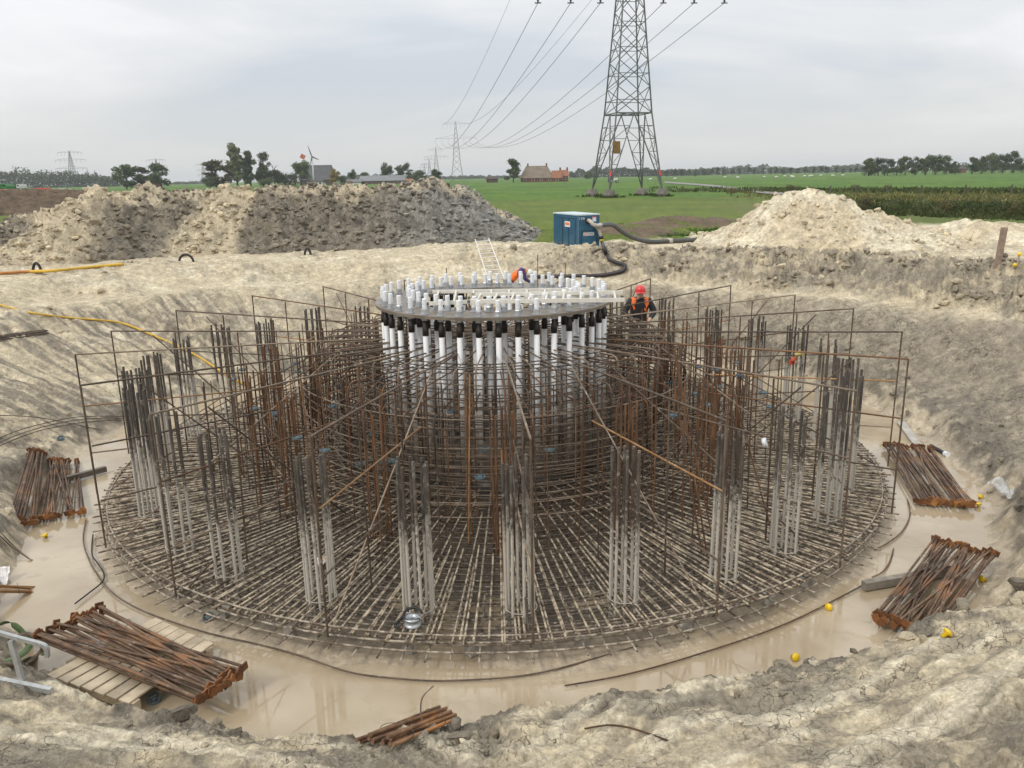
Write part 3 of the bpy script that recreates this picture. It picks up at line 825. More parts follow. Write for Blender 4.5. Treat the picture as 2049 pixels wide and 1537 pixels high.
# wheel spacers clipped on the uprights
M_SPC = plain('grey-blue plastic', (0.095, 0.135, 0.15), 0.45, 0.2, 10)
spb = MB(); spb.lathe([(0.018, -0.012), (0.030, -0.012), (0.030, 0.012), (0.018, 0.012)], 12)
spb.lathe([(0.062, -0.014), (0.075, -0.014), (0.075, 0.014), (0.062, 0.014), (0.062, -0.014)], 16, cap=False)
for a in range(6): spb.beam((0.028 * math.cos(a * 1.047), 0.028 * math.sin(a * 1.047), 0), (0.064 * math.cos(a * 1.047), 0.064 * math.sin(a * 1.047), 0), 0.012, 0.02)
sp_me = spb.data('spacer_wheel', M_SPC)
for i in range(76):
    p = polar(RNG.uniform(0, 360), RNG.choice((3.0, 3.55, 4.2, 4.2, 5.1, 4.6)) + RNG.uniform(-.05, .05), RNG.choice((1.15, 1.35, 1.5, 0.95)) + RNG.uniform(-.15, .15))
    add('spacer_wheel', sp_me, sc_t, Matrix.Translation(p) @ Matrix.Rotation(RNG.uniform(-.12, .12), 4, 'X'))
# three tall marker bars standing above the ring
for px, y0, y1, Y in ((1076, 510, 640, 16.6), (1131, 526, 640, 16.2), (893, 536, 620, 17.6)):
    a, b2 = at_y(px, y0, Y), at_y(px, y1, Y)
    bar('marker_bar', (b2.x, Y, 1.3), a, 0.010, R_DARK, sc_t)

# ------------------------------------------------------------------ anchor cage of the tower
an = thing('anchor_cage', 'anchor bolt cage with a steel template ring and white pipe sleeves', 'anchor cage', (CX, CY, 0.0))
m_fl, t_, b_ = newmat('oiled steel plate')
p_ = pos(t_)
cc_ = mixc(t_, mr(t_, noise(t_, p_, 2.2, 5, 0.65), 0.42, 0.66), (0.17, 0.14, 0.108), (0.28, 0.245, 0.20))
cc_ = mixc(t_, mr(t_, noise(t_, p_, 4.0, 5, 0.7), 0.60, 0.72), cc_, (0.22, 0.115, 0.05))
t_.links.new(cc_, b_.inputs['Base Color']); b_.inputs['Metallic'].default_value = 0.35; b_.inputs['Roughness'].default_value = 0.42
M_PVC, t_, b_ = newmat('white pipe')
p_ = pos(t_); sx_ = N(t_, 'ShaderNodeSeparateXYZ'); t_.links.new(p_, sx_.inputs[0])
lv_ = mth(t_, 'ADD', mth(t_, 'MULTIPLY', noise(t_, p_, 7.0, 6, 0.7), 1.6), mth(t_, 'MULTIPLY', sx_.outputs[2], -0.62))  # brown splash low on the sleeves, also painting in the dimness inside the cage
t_.links.new(mixc(t_, mr(t_, lv_, -0.2, 0.55, 0, 0.85), (0.80, 0.80, 0.79), (0.34, 0.28, 0.21)), b_.inputs['Base Color']); b_.inputs['Roughness'].default_value = 0.4
M_SHR = plain('black shrink sleeve', (0.028, 0.021, 0.016), 0.5, 0.3, 20, rnd=0.2)
M_CAP = plain('white cap', (0.78, 0.79, 0.80), 0.4, 0.08, 20, bumps=0, rnd=0.05)
M_NUT = plain('galvanised nut', (0.50, 0.52, 0.54), 0.35, 0.25, 25, metal=0.5, rnd=0.1)
FLZ, FLR, FLI = 2.86, 2.22, 1.46
def annulus(ri, ro, z0, z1, n=96):
    b = MB(); return b.lathe([(ri, z0), (ro, z0), (ro, z1), (ri, z1), (ri, z0)], n, (CX, CY, 0), cap=False)
annulus(FLI, FLR, FLZ - 0.03, FLZ + 0.02).build('template_ring', m_fl, an)
annulus(FLI, FLR, 0.06, 0.12).build('anchor_ring', R_DARK, an)
pv = MB(); pv.lathe([(0.049, 0), (0.049, 1)], 12); pv_me = pv.data('sleeve', M_PVC, True)
sh = MB(); sh.lathe([(0.040, 0.30), (0.040, 0.17), (0.055, 0.14), (0.054, 0.0)], 12); sh_me = sh.data('shrink_collar', M_SHR, True)
nu = MB(); nu.lathe([(0.075, 0), (0.075, 0.012)], 12); nu.lathe([(0.055, 0.012), (0.056, 0.02), (0.056, 0.085), (0.050, 0.095)], 6); nu.lathe([(0.030, .095), (0.030, .13)], 8); nu_me = nu.data('nut', M_NUT)
un = MB(); un.lathe([(0.062, -0.05), (0.062, 0)], 6); un_me = un.data('lower_nut', M_NUT)
cp = MB(); cp.lathe([(0.040, 0.10), (0.041, 0.155), (0.034, 0.157), (0.034, 0.168), (0.041, 0.170), (0.041, 0.255), (0.036, 0.266)], 10); cp_me = cp.data('bolt_cap', M_CAP)
for j, rb in enumerate((2.08, 1.60)):
    for i in range(40):
        p = polar(i * 9 + (3.0 if j == 0 else 7.2), rb, 0)
        q = Matrix.Translation((p.x, p.y, 0))
        zt = FLZ - 0.27 + RNG.uniform(-0.02, 0.02)
        s_ = add('sleeve', pv_me, an, q @ Matrix.Translation((0, 0, 0.16)) @ Matrix.Diagonal((1, 1, zt - 0.16, 1)))
        add('shrink_collar', sh_me, an, q @ Matrix.Translation((0, 0, zt - 0.06)))
        add('lower_nut', un_me, an, q @ Matrix.Translation((0, 0, FLZ - 0.031)))
        add('nut', nu_me, an, q @ Matrix.Translation((0, 0, FLZ + 0.021)) @ Matrix.Rotation(RNG.uniform(0, 1), 4, 'Z'))
        add('bolt_cap', cp_me, an, q @ Matrix.Translation((0, 0, FLZ + 0.021)))

# ------------------------------------------------------------------ ladders
M_ALU = plain('aluminium', (0.72, 0.685, 0.60), 0.45, 0.15, 14, metal=0.0, rnd=0.04)
M_BLACK = plain('black rubber', (0.02, 0.02, 0.02), 0.6, 0.3, 20)
def ladder(name, label, a0, a1, b0, b1, n, parent=None):
    """a0-a1 and b0-b1 are the two stiles"""
    a0, a1, b0, b1 = map(Vector, (a0, a1, b0, b1))
    L = parent if parent is not None else thing(name, label, 'ladder', (a0 + b0) / 2)
    nrm = (a1 - a0).cross(b0 - a0).normalized()
    for p, q in ((a0, a1), (b0, b1)):
        MB().beam(p, q, 0.032, 0.066, nrm).build('stile', M_ALU, L)
        MB().beam(p, p + (q - p).normalized() * 0.05, 0.032, 0.058, nrm).build('foot', M_BLACK, L)
    for i in range(n):
        f = (i + 0.5) / n
        bar('rung', a0.lerp(a1, f), b0.lerp(b1, f), 0.02, M_ALU, L, 8)
    return L
zl = FLZ + 0.15
def lz(px, py, z): return at_z(px, py, z)
L1 = ladder('extension_ladder', 'aluminium extension ladder lying flat across the template ring', lz(852, 608, zl), lz(1178, 592, zl + .02), lz(860, 584, zl), lz(1180, 579, zl + .02), 9)
ladder('', '', lz(935, 604, zl + .075), lz(1250, 600, zl + .085), lz(945, 590, zl + .075), lz(1246, 585, zl + .085), 9, L1)
lt0, lt1 = at_y(951, 480, 28.2), at_y(978, 478, 28.2)
lb0, lb1 = at_y(990, 600, 25.4), at_y(1024, 597, 25.4)
ladder('leaning_ladder', 'aluminium ladder leaning against the back wall of the pit', lb0, lt0, lb1, lt1, 14)
# ------------------------------------------------------------------ things lying about the pit
def smooth_path(pts, k=6):
    pts = [Vector(p) for p in pts]; out = []
    for i in range(len(pts) - 1):
        p0, p1, p2, p3 = pts[max(i - 1, 0)], pts[i], pts[i + 1], pts[min(i + 2, len(pts) - 1)]
        for j in range(k):
            t = j / k
            out.append(0.5 * ((2 * p1) + (p2 - p0) * t + (2 * p0 - 5 * p1 + 4 * p2 - p3) * t * t + (3 * p1 - p0 - 3 * p2 + p3) * t ** 3))
    out.append(pts[-1]); return out
def floor_path(px, z=-0.285): return [at_z(x, y, z) for x, y in px]
def ground_path(px, lift): 
    return [hit(x, y) + Vector((0, 0, lift)) for x, y in px]
R_THEAD = rebar_mat('headed bar', (0.085, 0.055, 0.036), (0.17, 0.115, 0.075), (0.36, 0.29, 0.22), 0.14, orange=(0.20, 0.095, 0.04), rnd=0.38)
R_PLATE = rebar_mat('head plate', (0.10, 0.045, 0.02), (0.22, 0.095, 0.03), (0.3, 0.2, 0.12), 0.05, orange=(0.33, 0.14, 0.035), rnd=0.3)
R_RODS = rebar_mat('plain rod', (0.14, 0.085, 0.05), (0.30, 0.18, 0.10), (0.36, 0.29, 0.22), 0.1, orange=(0.36, 0.16, 0.05), rnd=0.3)
pl = MB(); pl.box((0, 0, 0), (0.082, 0.082, 0.02)); plate_me = pl.data('head_plate', R_PLATE)
def headed_bundle(label, A0, A1, B0, B1, n, layers, r=0.0155, heads=True, m=None, jitter=0.55, lift=0.0):
    A0, A1, B0, B1 = map(Vector, (A0, A1, B0, B1))
    base = (A0 + A1 + B0 + B1) / 4
    t = thing('bar_bundle', label, 'rebar bundle', base)
    per = math.ceil(n / layers)
    W = ((A1 - A0).length + (B1 - B0).length) / 2
    k = 0
    for L in range(layers):
        for i in range(per):
            if k >= n: break
            f = (i + 0.5) / per
            fa = min(max(f + RNG.uniform(-jitter, jitter) / per * (1 + L), 0), 1); fb = min(max(f + RNG.uniform(-jitter, jitter) / per * (1 + 1.6 * L), 0), 1)
            a, b = A0.lerp(A1, fa), B0.lerp(B1, fb)
            d = (b - a).normalized()
            a = a - d * RNG.uniform(-0.04, 0.06); b = b + d * RNG.uniform(-0.04, 0.06)
            z = Vector((0, 0, r + 0.012 + L * r * 2.1 + RNG.uniform(0, 0.006) + (0.02 if heads else 0) + lift))
            a, b = a + z, b + z
            o = bar('bar', a, b, r * RNG.uniform(.94, 1.05), m or R_THEAD, t, 8)
            if heads:
                q = d.to_track_quat('Z', 'Y').to_matrix().to_4x4()
                for p in (a, b):
                    add('head_plate', plate_me, o, Matrix.Translation(p) @ q @ Matrix.Rotation(RNG.uniform(0, 1.57), 4, 'Z') @ Matrix.Rotation(RNG.uniform(-.12, .12), 4, 'X'))
            k += 1
    # binding wire round the middle
    for f in (0.22, 0.78):
        a = A0.lerp(B0, f); b = A1.lerp(B1, f); s = (b - a); hgt = layers * r * 2.1 + 0.05
        c = (a + b) / 2 + Vector((0, 0, hgt * 0.5 + lift)); s = s * 0.5
        MB().tube([c + s * (1.04 * math.cos(x)) + Vector((0, 0, (hgt * .5 + .006) * math.sin(x))) for x in np.linspace(0, 2 * math.pi, 25)[:-1]], 0.003, 4, closed=True).build('binding_wire', R_DARK, t)
    return t
def fz(px, py, z): return at_z(px, py, z)
# pallet and the bundle on it, lower left
M_WOOD = plain('pallet wood', (0.50, 0.41, 0.285), 0.8, 0.3, 5, c2=(0.35, 0.28, 0.19), bumps=0.3)
M_WETW = plain('wet timber', (0.15, 0.125, 0.095), 0.6, 0.3, 6, bumps=0.3)
PZ = -0.13
A, B, C, D = fz(92, 1352, PZ), fz(262, 1410, PZ), fz(428, 1290, PZ), fz(312, 1238, PZ)
pal = thing('pallet', 'pale wooden pallet in the water under the headed bars', 'pallet', (A + C) / 2 - Vector((0, 0, 0.14)))
nb = 7
for i in range(nb):
    f0 = i / nb; f1 = (i + 0.86) / nb
    a, b = A.lerp(B, (f0 + f1) / 2), D.lerp(C, (f0 + f1) / 2)
    w = (A.lerp(B, f1) - A.lerp(B, f0)).length * 0.93
    MB().beam(a, b, w, 0.022).build('board', M_WOOD, pal)
for f in (0.06, 0.5, 0.94):
    a, b = A.lerp(D, f), B.lerp(C, f)
    MB().beam(a - Vector((0, 0, .0615)), b - Vector((0, 0, .0615)), 0.09, 0.10).build('bearer', M_WETW if f == .5 else M_WOOD, pal)
b1 = Vector((0, 0, PZ + 0.012))
headed_bundle('large bundle of rusty headed bars lying on the wooden pallet', fz(75, 1290, PZ), fz(205, 1232, PZ), fz(395, 1418, PZ), fz(488, 1352, PZ), 32, 3, 0.0165, lift=0.012, jitter=1.5)
headed_bundle('rust-brown headed bars leaning on the left bank beside the puddle, nearer to the edge', hit(58, 915), hit(92, 913), fz(22, 1048, -.27), fz(72, 1052, -.27), 22, 3, 0.0155)
headed_bundle('loose spread of headed bars at the left puddle, next to the plank', hit(100, 928), hit(155, 930), fz(68, 1044, -.28), fz(170, 1030, -.28), 20, 2, 0.0155, jitter=1.6)
headed_bundle('sheaf of dark headed bars lying beside the right edge of the mat', fz(1770, 895, -.27), fz(1865, 905, -.27), fz(1830, 1008, -.28), fz(1955, 1016, -.27), 30, 2, 0.0155, jitter=1.5)
headed_bundle('heap of rusty headed bars lying across the timber beam at lower right', fz(1868, 1092, -.16), fz(1990, 1122, -.10), fz(1752, 1246, -.25), fz(1885, 1280, -.22), 34, 3, 0.0155, jitter=1.3)
# short plain rods, front
headed_bundle('short bundle of plain orange-rusty rods on the near bank', hit(722, 1502), hit(800, 1508), hit(880, 1442) , hit(915, 1456), 13, 3, 0.0175, heads=False, m=R_RODS, lift=0.05)
headed_bundle('few orange rods poking in from the left edge', hit(-60, 1172), hit(-60, 1196), hit(62, 1178), hit(66, 1192), 7, 2, 0.012, heads=False, m=R_ORNG)
headed_bundle('dark rods lying on the left bank below the yellow hose', hit(-60, 682), hit(-60, 694), hit(92, 664), hit(96, 670), 8, 2, 0.014, heads=False, m=R_DARK)

def polyrod(name, label, cat, pts, r, m, n=6, k=6, kind=None):
    o = MB().tube(smooth_path(pts, k), r, n).build(name, m, None, True)
    return tag(o, label, cat, kind=kind)
polyrod('loose_ring_bar', 'thin dark bar bent along the front of the mat in the water', 'rebar', floor_path([(172, 1040), (168, 1090), (205, 1165), (270, 1215), (400, 1262), (520, 1290), (600, 1312), (700, 1345), (800, 1358), (900, 1362), (1060, 1350), (1200, 1315), (1275, 1292)]), 0.010, R_DARK)
polyrod('loose_bar', 'thin rusty bar in the front puddle pointing at the timber beam', 'rebar', floor_path([(1130, 1372), (1260, 1348), (1420, 1302), (1580, 1245), (1725, 1172)]), 0.009, R_RUST)
polyrod('loose_bar', 'short curved rusty bar standing in mud behind the timber beam', 'rebar', floor_path([(1788, 1098), (1780, 1125), (1765, 1145), (1745, 1155)]), 0.010, R_RUST)
polyrod('loose_bar', 'thin brown bar curving past the right edge of the mat', 'rebar', floor_path([(1816, 1000), (1821, 1030), (1806, 1062), (1780, 1084), (1750, 1100)]), 0.010, R_RUST)
polyrod('cable', 'black cable looping out of the left puddle onto the mud', 'cable', floor_path([(186, 1070), (184, 1108), (196, 1128), (208, 1148), (204, 1165), (180, 1185), (150, 1208)], -0.27), 0.011, M_BLACK)
polyrod('cable', 'bent black cable end beside the white paper tag', 'cable', ground_path([(118, 1207), (92, 1207), (86, 1213), (95, 1220), (112, 1222)], 0.015), 0.012, M_BLACK)
for i, (dy, lb) in enumerate(((0, 'upper'), (7, 'middle'), (14, 'lower'))):
    polyrod('coil_bar', f'{lb} of three thin bent rods arching over the left bank', 'rebar', ground_path([(-40, 905 + dy), (20, 876 + dy), (80, 855 + dy), (150, 842 + dy * .8), (215, 838 + dy * .6), (246, 839 + dy * .5)], 0.06), 0.009, R_DARK)
polyrod('coil_bar', 'straight dark rod crossing the bent rods on the left bank', 'rebar', ground_path([(-40, 838), (60, 842), (130, 852), (205, 868)], 0.07), 0.010, R_DARK)
for i, (dx, lb) in enumerate(((0, 'outer'), (9, 'inner'))):
    polyrod('coil_bar', f'{lb} thin rod sweeping down the left edge by the puddle', 'rebar', ground_path([(-30, 1040 + dx), (5, 1075 + dx), (30, 1100 + dx * .6), (60, 1125)], 0.05), 0.008, R_DARK)
M_YEL = plain('yellow hose', (0.62, 0.38, 0.035), 0.45, 0.2, 6, bumps=0.1)
M_ORH = plain('orange hose', (0.55, 0.21, 0.04), 0.5, 0.25, 6, bumps=0.1)
polyrod('drain_hose', 'yellow ribbed hose running down the left slope into the pit', 'hose', ground_path([(-40, 600), (0, 612), (60, 627), (130, 637), (220, 645), (255, 652), (300, 670), (350, 692), (400, 718), (450, 750), (490, 772)], 0.025), 0.030, M_YEL, 8)
polyrod('drain_hose', 'yellow hose lying flat along the foot of the clay heap', 'hose', ground_path([(60, 546), (110, 544), (170, 538), (248, 531)], 0.04), 0.05, M_YEL, 8)
polyrod('drain_hose', 'orange hose at the left edge joined to the yellow one', 'hose', ground_path([(-40, 553), (0, 550), (60, 546), (110, 544)], 0.045), 0.045, M_ORH, 8)
for px, py, w, h, lb in ((75, 545, 14, 20, 'black drain pipe loop sticking up at the left heap foot'), (373, 524, 24, 16, 'wide black drain pipe loop at the middle of the heap foot'), (616, 511, 10, 15, 'narrow black drain pipe loop at the pale end of the heap foot')):
    g = hit(px, py); s = g.y / FPX
    pts = [g + Vector((math.cos(a) * w * s * .6, 0.0, math.sin(a) * h * s * 1.05 - 0.05)) for a in np.linspace(-0.3, math.pi + .3, 16)]
    tag(MB().tube(pts, 0.045, 8).build('drain_loop', M_BLACK, None, True), lb, 'pipe')

# timber
tb = MB(); tb.beam(fz(1728, 1172, -0.24), fz(1905, 1142, -0.24), 0.10, 0.11)
tag(tb.build('timber_beam', plain('grey timber', (0.26, 0.225, 0.18), 0.75, 0.35, 9, bumps=0.3)), 'square grey timber beam lying in the right puddle', 'beam')
tb = MB(); tb.beam(fz(120, 962, -0.23), fz(212, 938, -0.23), 0.09, 0.10)
tag(tb.build('timber_beam', M_WETW), 'dark wet timber lying in the left puddle', 'beam')
tb = MB(); tb.beam(hit(1802, 848) + Vector((0, 0, .04)), hit(1835, 892) + Vector((0, 0, .03)), 0.16, 0.03)
tag(tb.build('plank', plain('muddy plank', (0.42, 0.39, 0.34), 0.7, 0.3, 7)), 'pale muddy plank at the foot of the right wall', 'plank')
g0, g1 = hit(1862, 896), hit(1890, 912)
pt = thing('plastic_pipe', 'dark pipe with a white end piece behind the right bar sheaf', 'pipe', g0)
MB().tube([g0 + Vector((0, 0, .04)), g1 + Vector((0, 0, .04))], 0.035, 10).build('pipe', M_BLACK, pt)
MB().tube([g1 + Vector((0, 0, .04)), g1 + (g1 - g0).normalized() * .1 + Vector((0, 0, .05))], [0.05, 0.055], 10).build('end_piece', M_CAP, pt)

# yellow rebar caps
M_CAPY = plain('yellow cap', (0.72, 0.47, 0.01), 0.35, 0.1, 20, bumps=0)
yc = MB(); yc.lathe([(0.018, -0.05), (0.022, 0.0), (0.046, 0.006), (0.046, 0.018), (0.03, 0.034), (0.001, 0.04)], 14); yc_me = yc.data('rebar_cap', M_CAPY, True)
for px, py, lb, tilt in ((93, 1085, 'yellow plastic bar cap in the left puddle', 0.3), (1658, 1226, 'yellow plastic bar cap in the water left of the lower right bars', 1.4), (1590, 1323, 'yellow plastic bar cap on the mud of the near bank', 1.2),
                         (1907, 1018, 'yellow bar cap at the middle of the right bar sheaf ends', 0.2), (1957, 1018, 'yellow bar cap by the outer corner of the right bar sheaf', 0.5), (1961, 1001, 'yellow bar cap on the mud above the right bar sheaf', 0.4),
                         (1893, 1276, 'yellow bar cap beside the plates of the lower right bars', 1.0), (1965, 1165, 'yellow bar cap on the bank right of the lower right bars', 1.3)):
    g = hit(px, py); g.z = max(g.z, WATER)
    tag(add('rebar_cap', yc_me, None, Matrix.Translation(g + Vector((0, 0, 0.035))) @ Matrix.Rotation(px, 4, 'Z') @ Matrix.Rotation(tilt, 4, 'X') @ Matrix.Scale(1.1, 4)), lb, 'cap')
# papers, foil, scraps
def crumpled(name, label, cat, c, w, d, hgt, m, seed, rz=0.0, n=10, tilt=0.0):
    u = np.linspace(-.5, .5, n); X, Y = np.meshgrid(u * w, u * d)
    Z = hgt * (fbm(X * 3 / w + seed, Y * 3 / d, 3, 0.5, seed) + 0.6 * ridged(X * 4 / w, Y * 4 / d, 2, 0.5, seed + 3))
    Z = Z - Z.min() + 0.004
    me = np_mesh(name, np.stack([X.ravel(), Y.ravel(), Z.ravel()], 1), grid_quads(n, n), m, smooth=False)
    mw = Matrix.Translation(c) @ Matrix.Rotation(rz, 4, 'Z') @ Matrix.Rotation(tilt, 4, 'X')
    o = add(name, me, None, mw)
    md = o.modifiers.new('thickness', 'SOLIDIFY'); md.thickness = 0.003
    return tag(o, label, cat)
M_PAPER = plain('paper', (0.72, 0.69, 0.66), 0.8, 0.12, 15, bumps=0)
crumpled('paper_tag', 'white paper tag lying by the lower left bar bundle', 'paper', hit(120, 1226), 0.16, 0.22, 0.012, M_PAPER, 5, 0.2)
crumpled('paper_tag', 'small white tag above the left bar bundle', 'paper', hit(61, 905), 0.13, 0.13, 0.02, M_PAPER, 6, 0.1, tilt=0.7)
crumpled('paper_tag', 'white sheet at the left edge above the orange rods', 'paper', hit(3, 1158), 0.2, 0.3, 0.03, M_PAPER, 7, 0.3, tilt=0.6)
m_foil, t_, b_ = newmat('clear foil'); b_.inputs['Base Color'].default_value = (0.62, 0.62, 0.60, 1); b_.inputs['Roughness'].default_value = 0.2; b_.inputs['Alpha'].default_value = 0.45
crumpled('plastic_foil', 'crumpled clear plastic foil at the right toe of the bank', 'plastic', hit(2010, 985), 0.5, 0.45, 0.07, m_foil, 8, 0.5, 12, tilt=0.3)
crumpled('paper_bag', 'brown and white paper bag on the mat behind starter bars', 'bag', at_z(650, 1128, 0.03), 0.24, 0.20, 0.05, plain('bag paper', (0.40, 0.30, 0.20), 0.8, 0.3, 9, c2=(0.55, 0.50, 0.44)), 9, 0.4)
# blue-grey plastic spacers lying in the mud
for px, py, lb in ((418, 1246 - 6, 'loose grey spacer wheel beside the pallet corner'), (285, 1393, 'loose dark spacer wheel under the pallet bars'), (310, 1412, 'loose spacer wheel half sunk in front of the pallet'), (122, 880, 'loose dark spacer wheel on the left bank')):
    g = hit(px, py); g.z = max(g.z, WATER)
    tag(add('spacer_wheel', sp_me, None, Matrix.Translation(g + Vector((0, 0, 0.03))) @ Matrix.Rotation(0.5, 4, 'X')), lb, 'spacer')
# cable reel with strap on the mat, front
g = at_z(826, 1250, 0.015)
cr = thing('wire_reel', 'grey wire reel with a black strap lying on the front of the mat', 'reel', g)
MB().lathe([(0.10, 0), (0.10, 0.02), (0.085, 0.025), (0.085, 0.075), (0.10, 0.08), (0.10, 0.10), (0.05, 0.10), (0.05, 0.0), (0.10, 0.0)], 20, g, cap=False).build('drum', M_NUT, cr, True)
MB().tube([g + Vector((math.cos(a) * 0.11 + .0, math.sin(a) * 0.10 + .03, 0.115 + 0.03 * math.sin(a))) for a in np.linspace(0.2, 5.6, 18)], 0.016, 6).build('strap', M_BLACK, cr, True)
MB().tube(smooth_path([g + Vector((-.10, .02, .11)), g + Vector((-.17, 0, .05)), g + Vector((-.2, -.06, .03)), g + Vector((-.15, -.09, .02))]), 0.018, 6).build('strap_end', M_BLACK, cr, True)
# roll of tape and work gloves hung on the bars, right
g = at_y(1530, 886, 10.9)
tr = thing('tape_roll', 'white tape roll hanging on a bar among the right starter bars', 'tape roll', g)
Rt = Matrix.Rotation(1.2, 3, 'Z') @ Matrix.Rotation(1.3, 3, 'X')
MB().lathe([(0.045, -.03), (0.07, -.03), (0.07, .03), (0.045, .03), (0.045, -.03)], 18, g, Rt, cap=False).build('roll', M_CAP, tr, True)
MB().tube([g + Vector((0, 0, .06)), g + Vector((0.02, 0.0, -.15)), g + Vector((0.03, 0, -.3))], 0.006, 5).build('tape_end', M_BLACK, tr)
g = at_y(1592, 712, 15.6)
gl = thing('work_gloves', 'pair of work gloves, one yellow one red, stuck on bars at the right', 'gloves', g)
M_GLY = plain('yellow glove', (0.55, 0.44, 0.16), 0.8, 0.3, 30); M_GLR = plain('red glove', (0.6, 0.1, 0.03), 0.7, 0.3, 30); M_GLG = plain('grey cuff', (0.2, 0.2, 0.2), 0.8, 0.2, 30)
def glove(c, m, d, s):
    b = MB(); d = Vector(d).normalized(); side = d.cross(Vector((0, 1, 0))).normalized()
    b.tube([c - d * .07, c, c + d * .05], [.035 * s, .045 * s, .04 * s], 8)
    for f, l in ((-.033, .055), (-.011, .075), (.011, .07), (.033, .06)):
        p = c + d * .045 + side * f * s; b.tube([p, p + d * l * .6 + Vector((0, -.01, 0)), p + d * l + Vector((0, -.025, 0))], [.012, .011, .008], 6)
    p = c + side * .04 * s; b.tube([p, p + side * .03 + d * .03, p + side * .035 + d * .055], [.013, .012, .009], 6)
    return b
glove(g + Vector((.05, 0, .03)), M_GLY, (1, 0, .1), 1).build('yellow_glove', M_GLY, gl, True)
glove(g + Vector((-.04, 0.02, -.09)), M_GLR, (-.6, 0, -.7), 1).build('red_glove', M_GLR, gl, True)
# steel trestle and lifting slings, lower left corner
M_GALV = plain('galvanised tube', (0.47, 0.48, 0.46), 0.4, 0.25, 14, metal=0.4, rnd=.05)
trs = thing('steel_trestle', 'grey square-tube steel trestle standing in the lower left corner', 'trestle', hit(40, 1350))
def tp(px, py, Y): return at_y(px, py, Y)
Yt = hit(60, 1372).y + 0.1
def sq(name, pts, w=0.045):
    b = MB()
    for p, q in zip(pts[:-1], pts[1:]): b.beam(p, q, w, w)
    return b.build(name, M_GALV, trs)
MB().tube(smooth_path([tp(-40, 1255, Yt + .1), tp(40, 1278, Yt), tp(78, 1288, Yt - .02), tp(92, 1296, Yt - .03), tp(95, 1315, Yt - .03)], 5), 0.026, 4).build('top_tube', M_GALV, trs)
sq('leg', [tp(22, 1282, Yt), tp(47, 1372, Yt - .05)])
sq('foot_tube', [tp(-40, 1353, Yt - .05), tp(102, 1382, Yt - .12)], 0.05)
M_SL1 = plain('green sling', (0.10, 0.15, 0.055), 0.8, 0.3, 15); M_SL2 = plain('brown sling', (0.16, 0.11, 0.075), 0.8, 0.3, 15)
def sling(name, label, px, m, w=0.075, lift=0.02):
    pts = smooth_path([hit(x, y) + Vector((0, 0, lift + l)) for x, y, l in px], 6)
    b = MB(); vs = []
    for i, p in enumerate(pts):
        d = (pts[min(i + 1, len(pts) - 1)] - pts[max(i - 1, 0)]).normalized(); s = d.cross(Vector((0, 0, 1))).normalized()
        tw = math.sin(i * 0.35) * 0.8
        s2 = s * math.cos(tw) + Vector((0, 0, 1)) * math.sin(tw)
        vs += [p + s2 * w / 2, p - s2 * w / 2]
    b.mesh(vs, [(2 * i, 2 * i + 1, 2 * i + 3, 2 * i + 2) for i in range(len(pts) - 1)])
    o = b.build(name, m, None, True); md = o.modifiers.new('thickness', 'SOLIDIFY'); md.thickness = 0.006
    return tag(o, label, 'sling')
sling('lifting_sling', 'green lifting sling looped on the ground behind the trestle', [(-30, 1290, .05), (10, 1268, .12), (40, 1275, .10), (60, 1300, .05), (40, 1325, .04), (0, 1335, .03), (-40, 1325, .03)], M_SL1)
sling('lifting_sling', 'brown lifting sling coiled round the trestle leg', [(-20, 1320, .03), (30, 1345, .03), (70, 1330, .06), (88, 1308, .07), (60, 1290, .12), (20, 1300, .1)], M_SL2, 0.06)
sling('lifting_sling', 'short green sling end lying beside the pallet', [(35, 1338, .03), (60, 1328, .04), (90, 1318, .03)], M_SL1)
# piece of bent bar sticking from the near mud
polyrod('bent_bar', 'thin bent bar sticking up from the mud above the short rods', 'rebar', [hit(846, 1448), hit(846, 1448) + Vector((-.02, .05, .10)), hit(846, 1448) + Vector((.0, .1, .2)), hit(846, 1448) + Vector((.10, .12, .30))], 0.008, R_TAN)
polyrod('curved_bar', 'thin curved bar lying on the near bank right of the short rods', 'rebar', ground_path([(1170, 1468), (1215, 1462), (1260, 1466), (1335, 1492)], 0.045), 0.008, R_RUST)
# planks on the low frame rails for the worker in red
wp = at_y(1280, 574, 18.8)
plk = MB(); plk.beam((wp.x - 1.1, 18.55, 0.80), (wp.x + 1.1, 18.85, 0.80), 0.24, 0.04); tag(plk.build('work_plank', M_WOOD), 'work plank laid across the frames under the worker in red', 'plank')
plk = MB(); plk.beam((wp.x - 1.1, 18.85, 0.80), (wp.x + 1.1, 19.15, 0.80), 0.24, 0.04); tag(plk.build('work_plank', M_WOOD), 'second work plank behind the worker in the red helmet', 'plank')

# ------------------------------------------------------------------ pump unit and hoses
m_blue, t_, b_ = newmat('blue painted steel')
p_ = pos(t_)
cb_ = mixc(t_, mr(t_, noise(t_, p_, 3.0, 5), 0.4, 0.65), (0.014, 0.075, 0.135), (0.022, 0.105, 0.18))
sx_ = N(t_, 'ShaderNodeSeparateXYZ'); t_.links.new(p_, sx_.inputs[0])
dirt = mth(t_, 'ADD', mth(t_, 'MULTIPLY', noise(t_, p_, 9.0, 6, 0.7), 1.3), mth(t_, 'MULTIPLY', mth(t_, 'SUBTRACT', sx_.outputs[2], 2.2), -1.0))
cb_ = mixc(t_, mr(t_, dirt, 0.45, 0.75, 0, 0.7), cb_, (0.42, 0.37, 0.29))
t_.links.new(cb_, b_.inputs['Base Color']); b_.inputs['Roughness'].default_value = 0.38
P0 = at_z(1157, 498, 2.28)
ax = Vector((0.935, 0.354, 0)); ay = Vector((-0.354, 0.935, 0)); W_, L_, H_ = 0.93, 2.4, 1.32
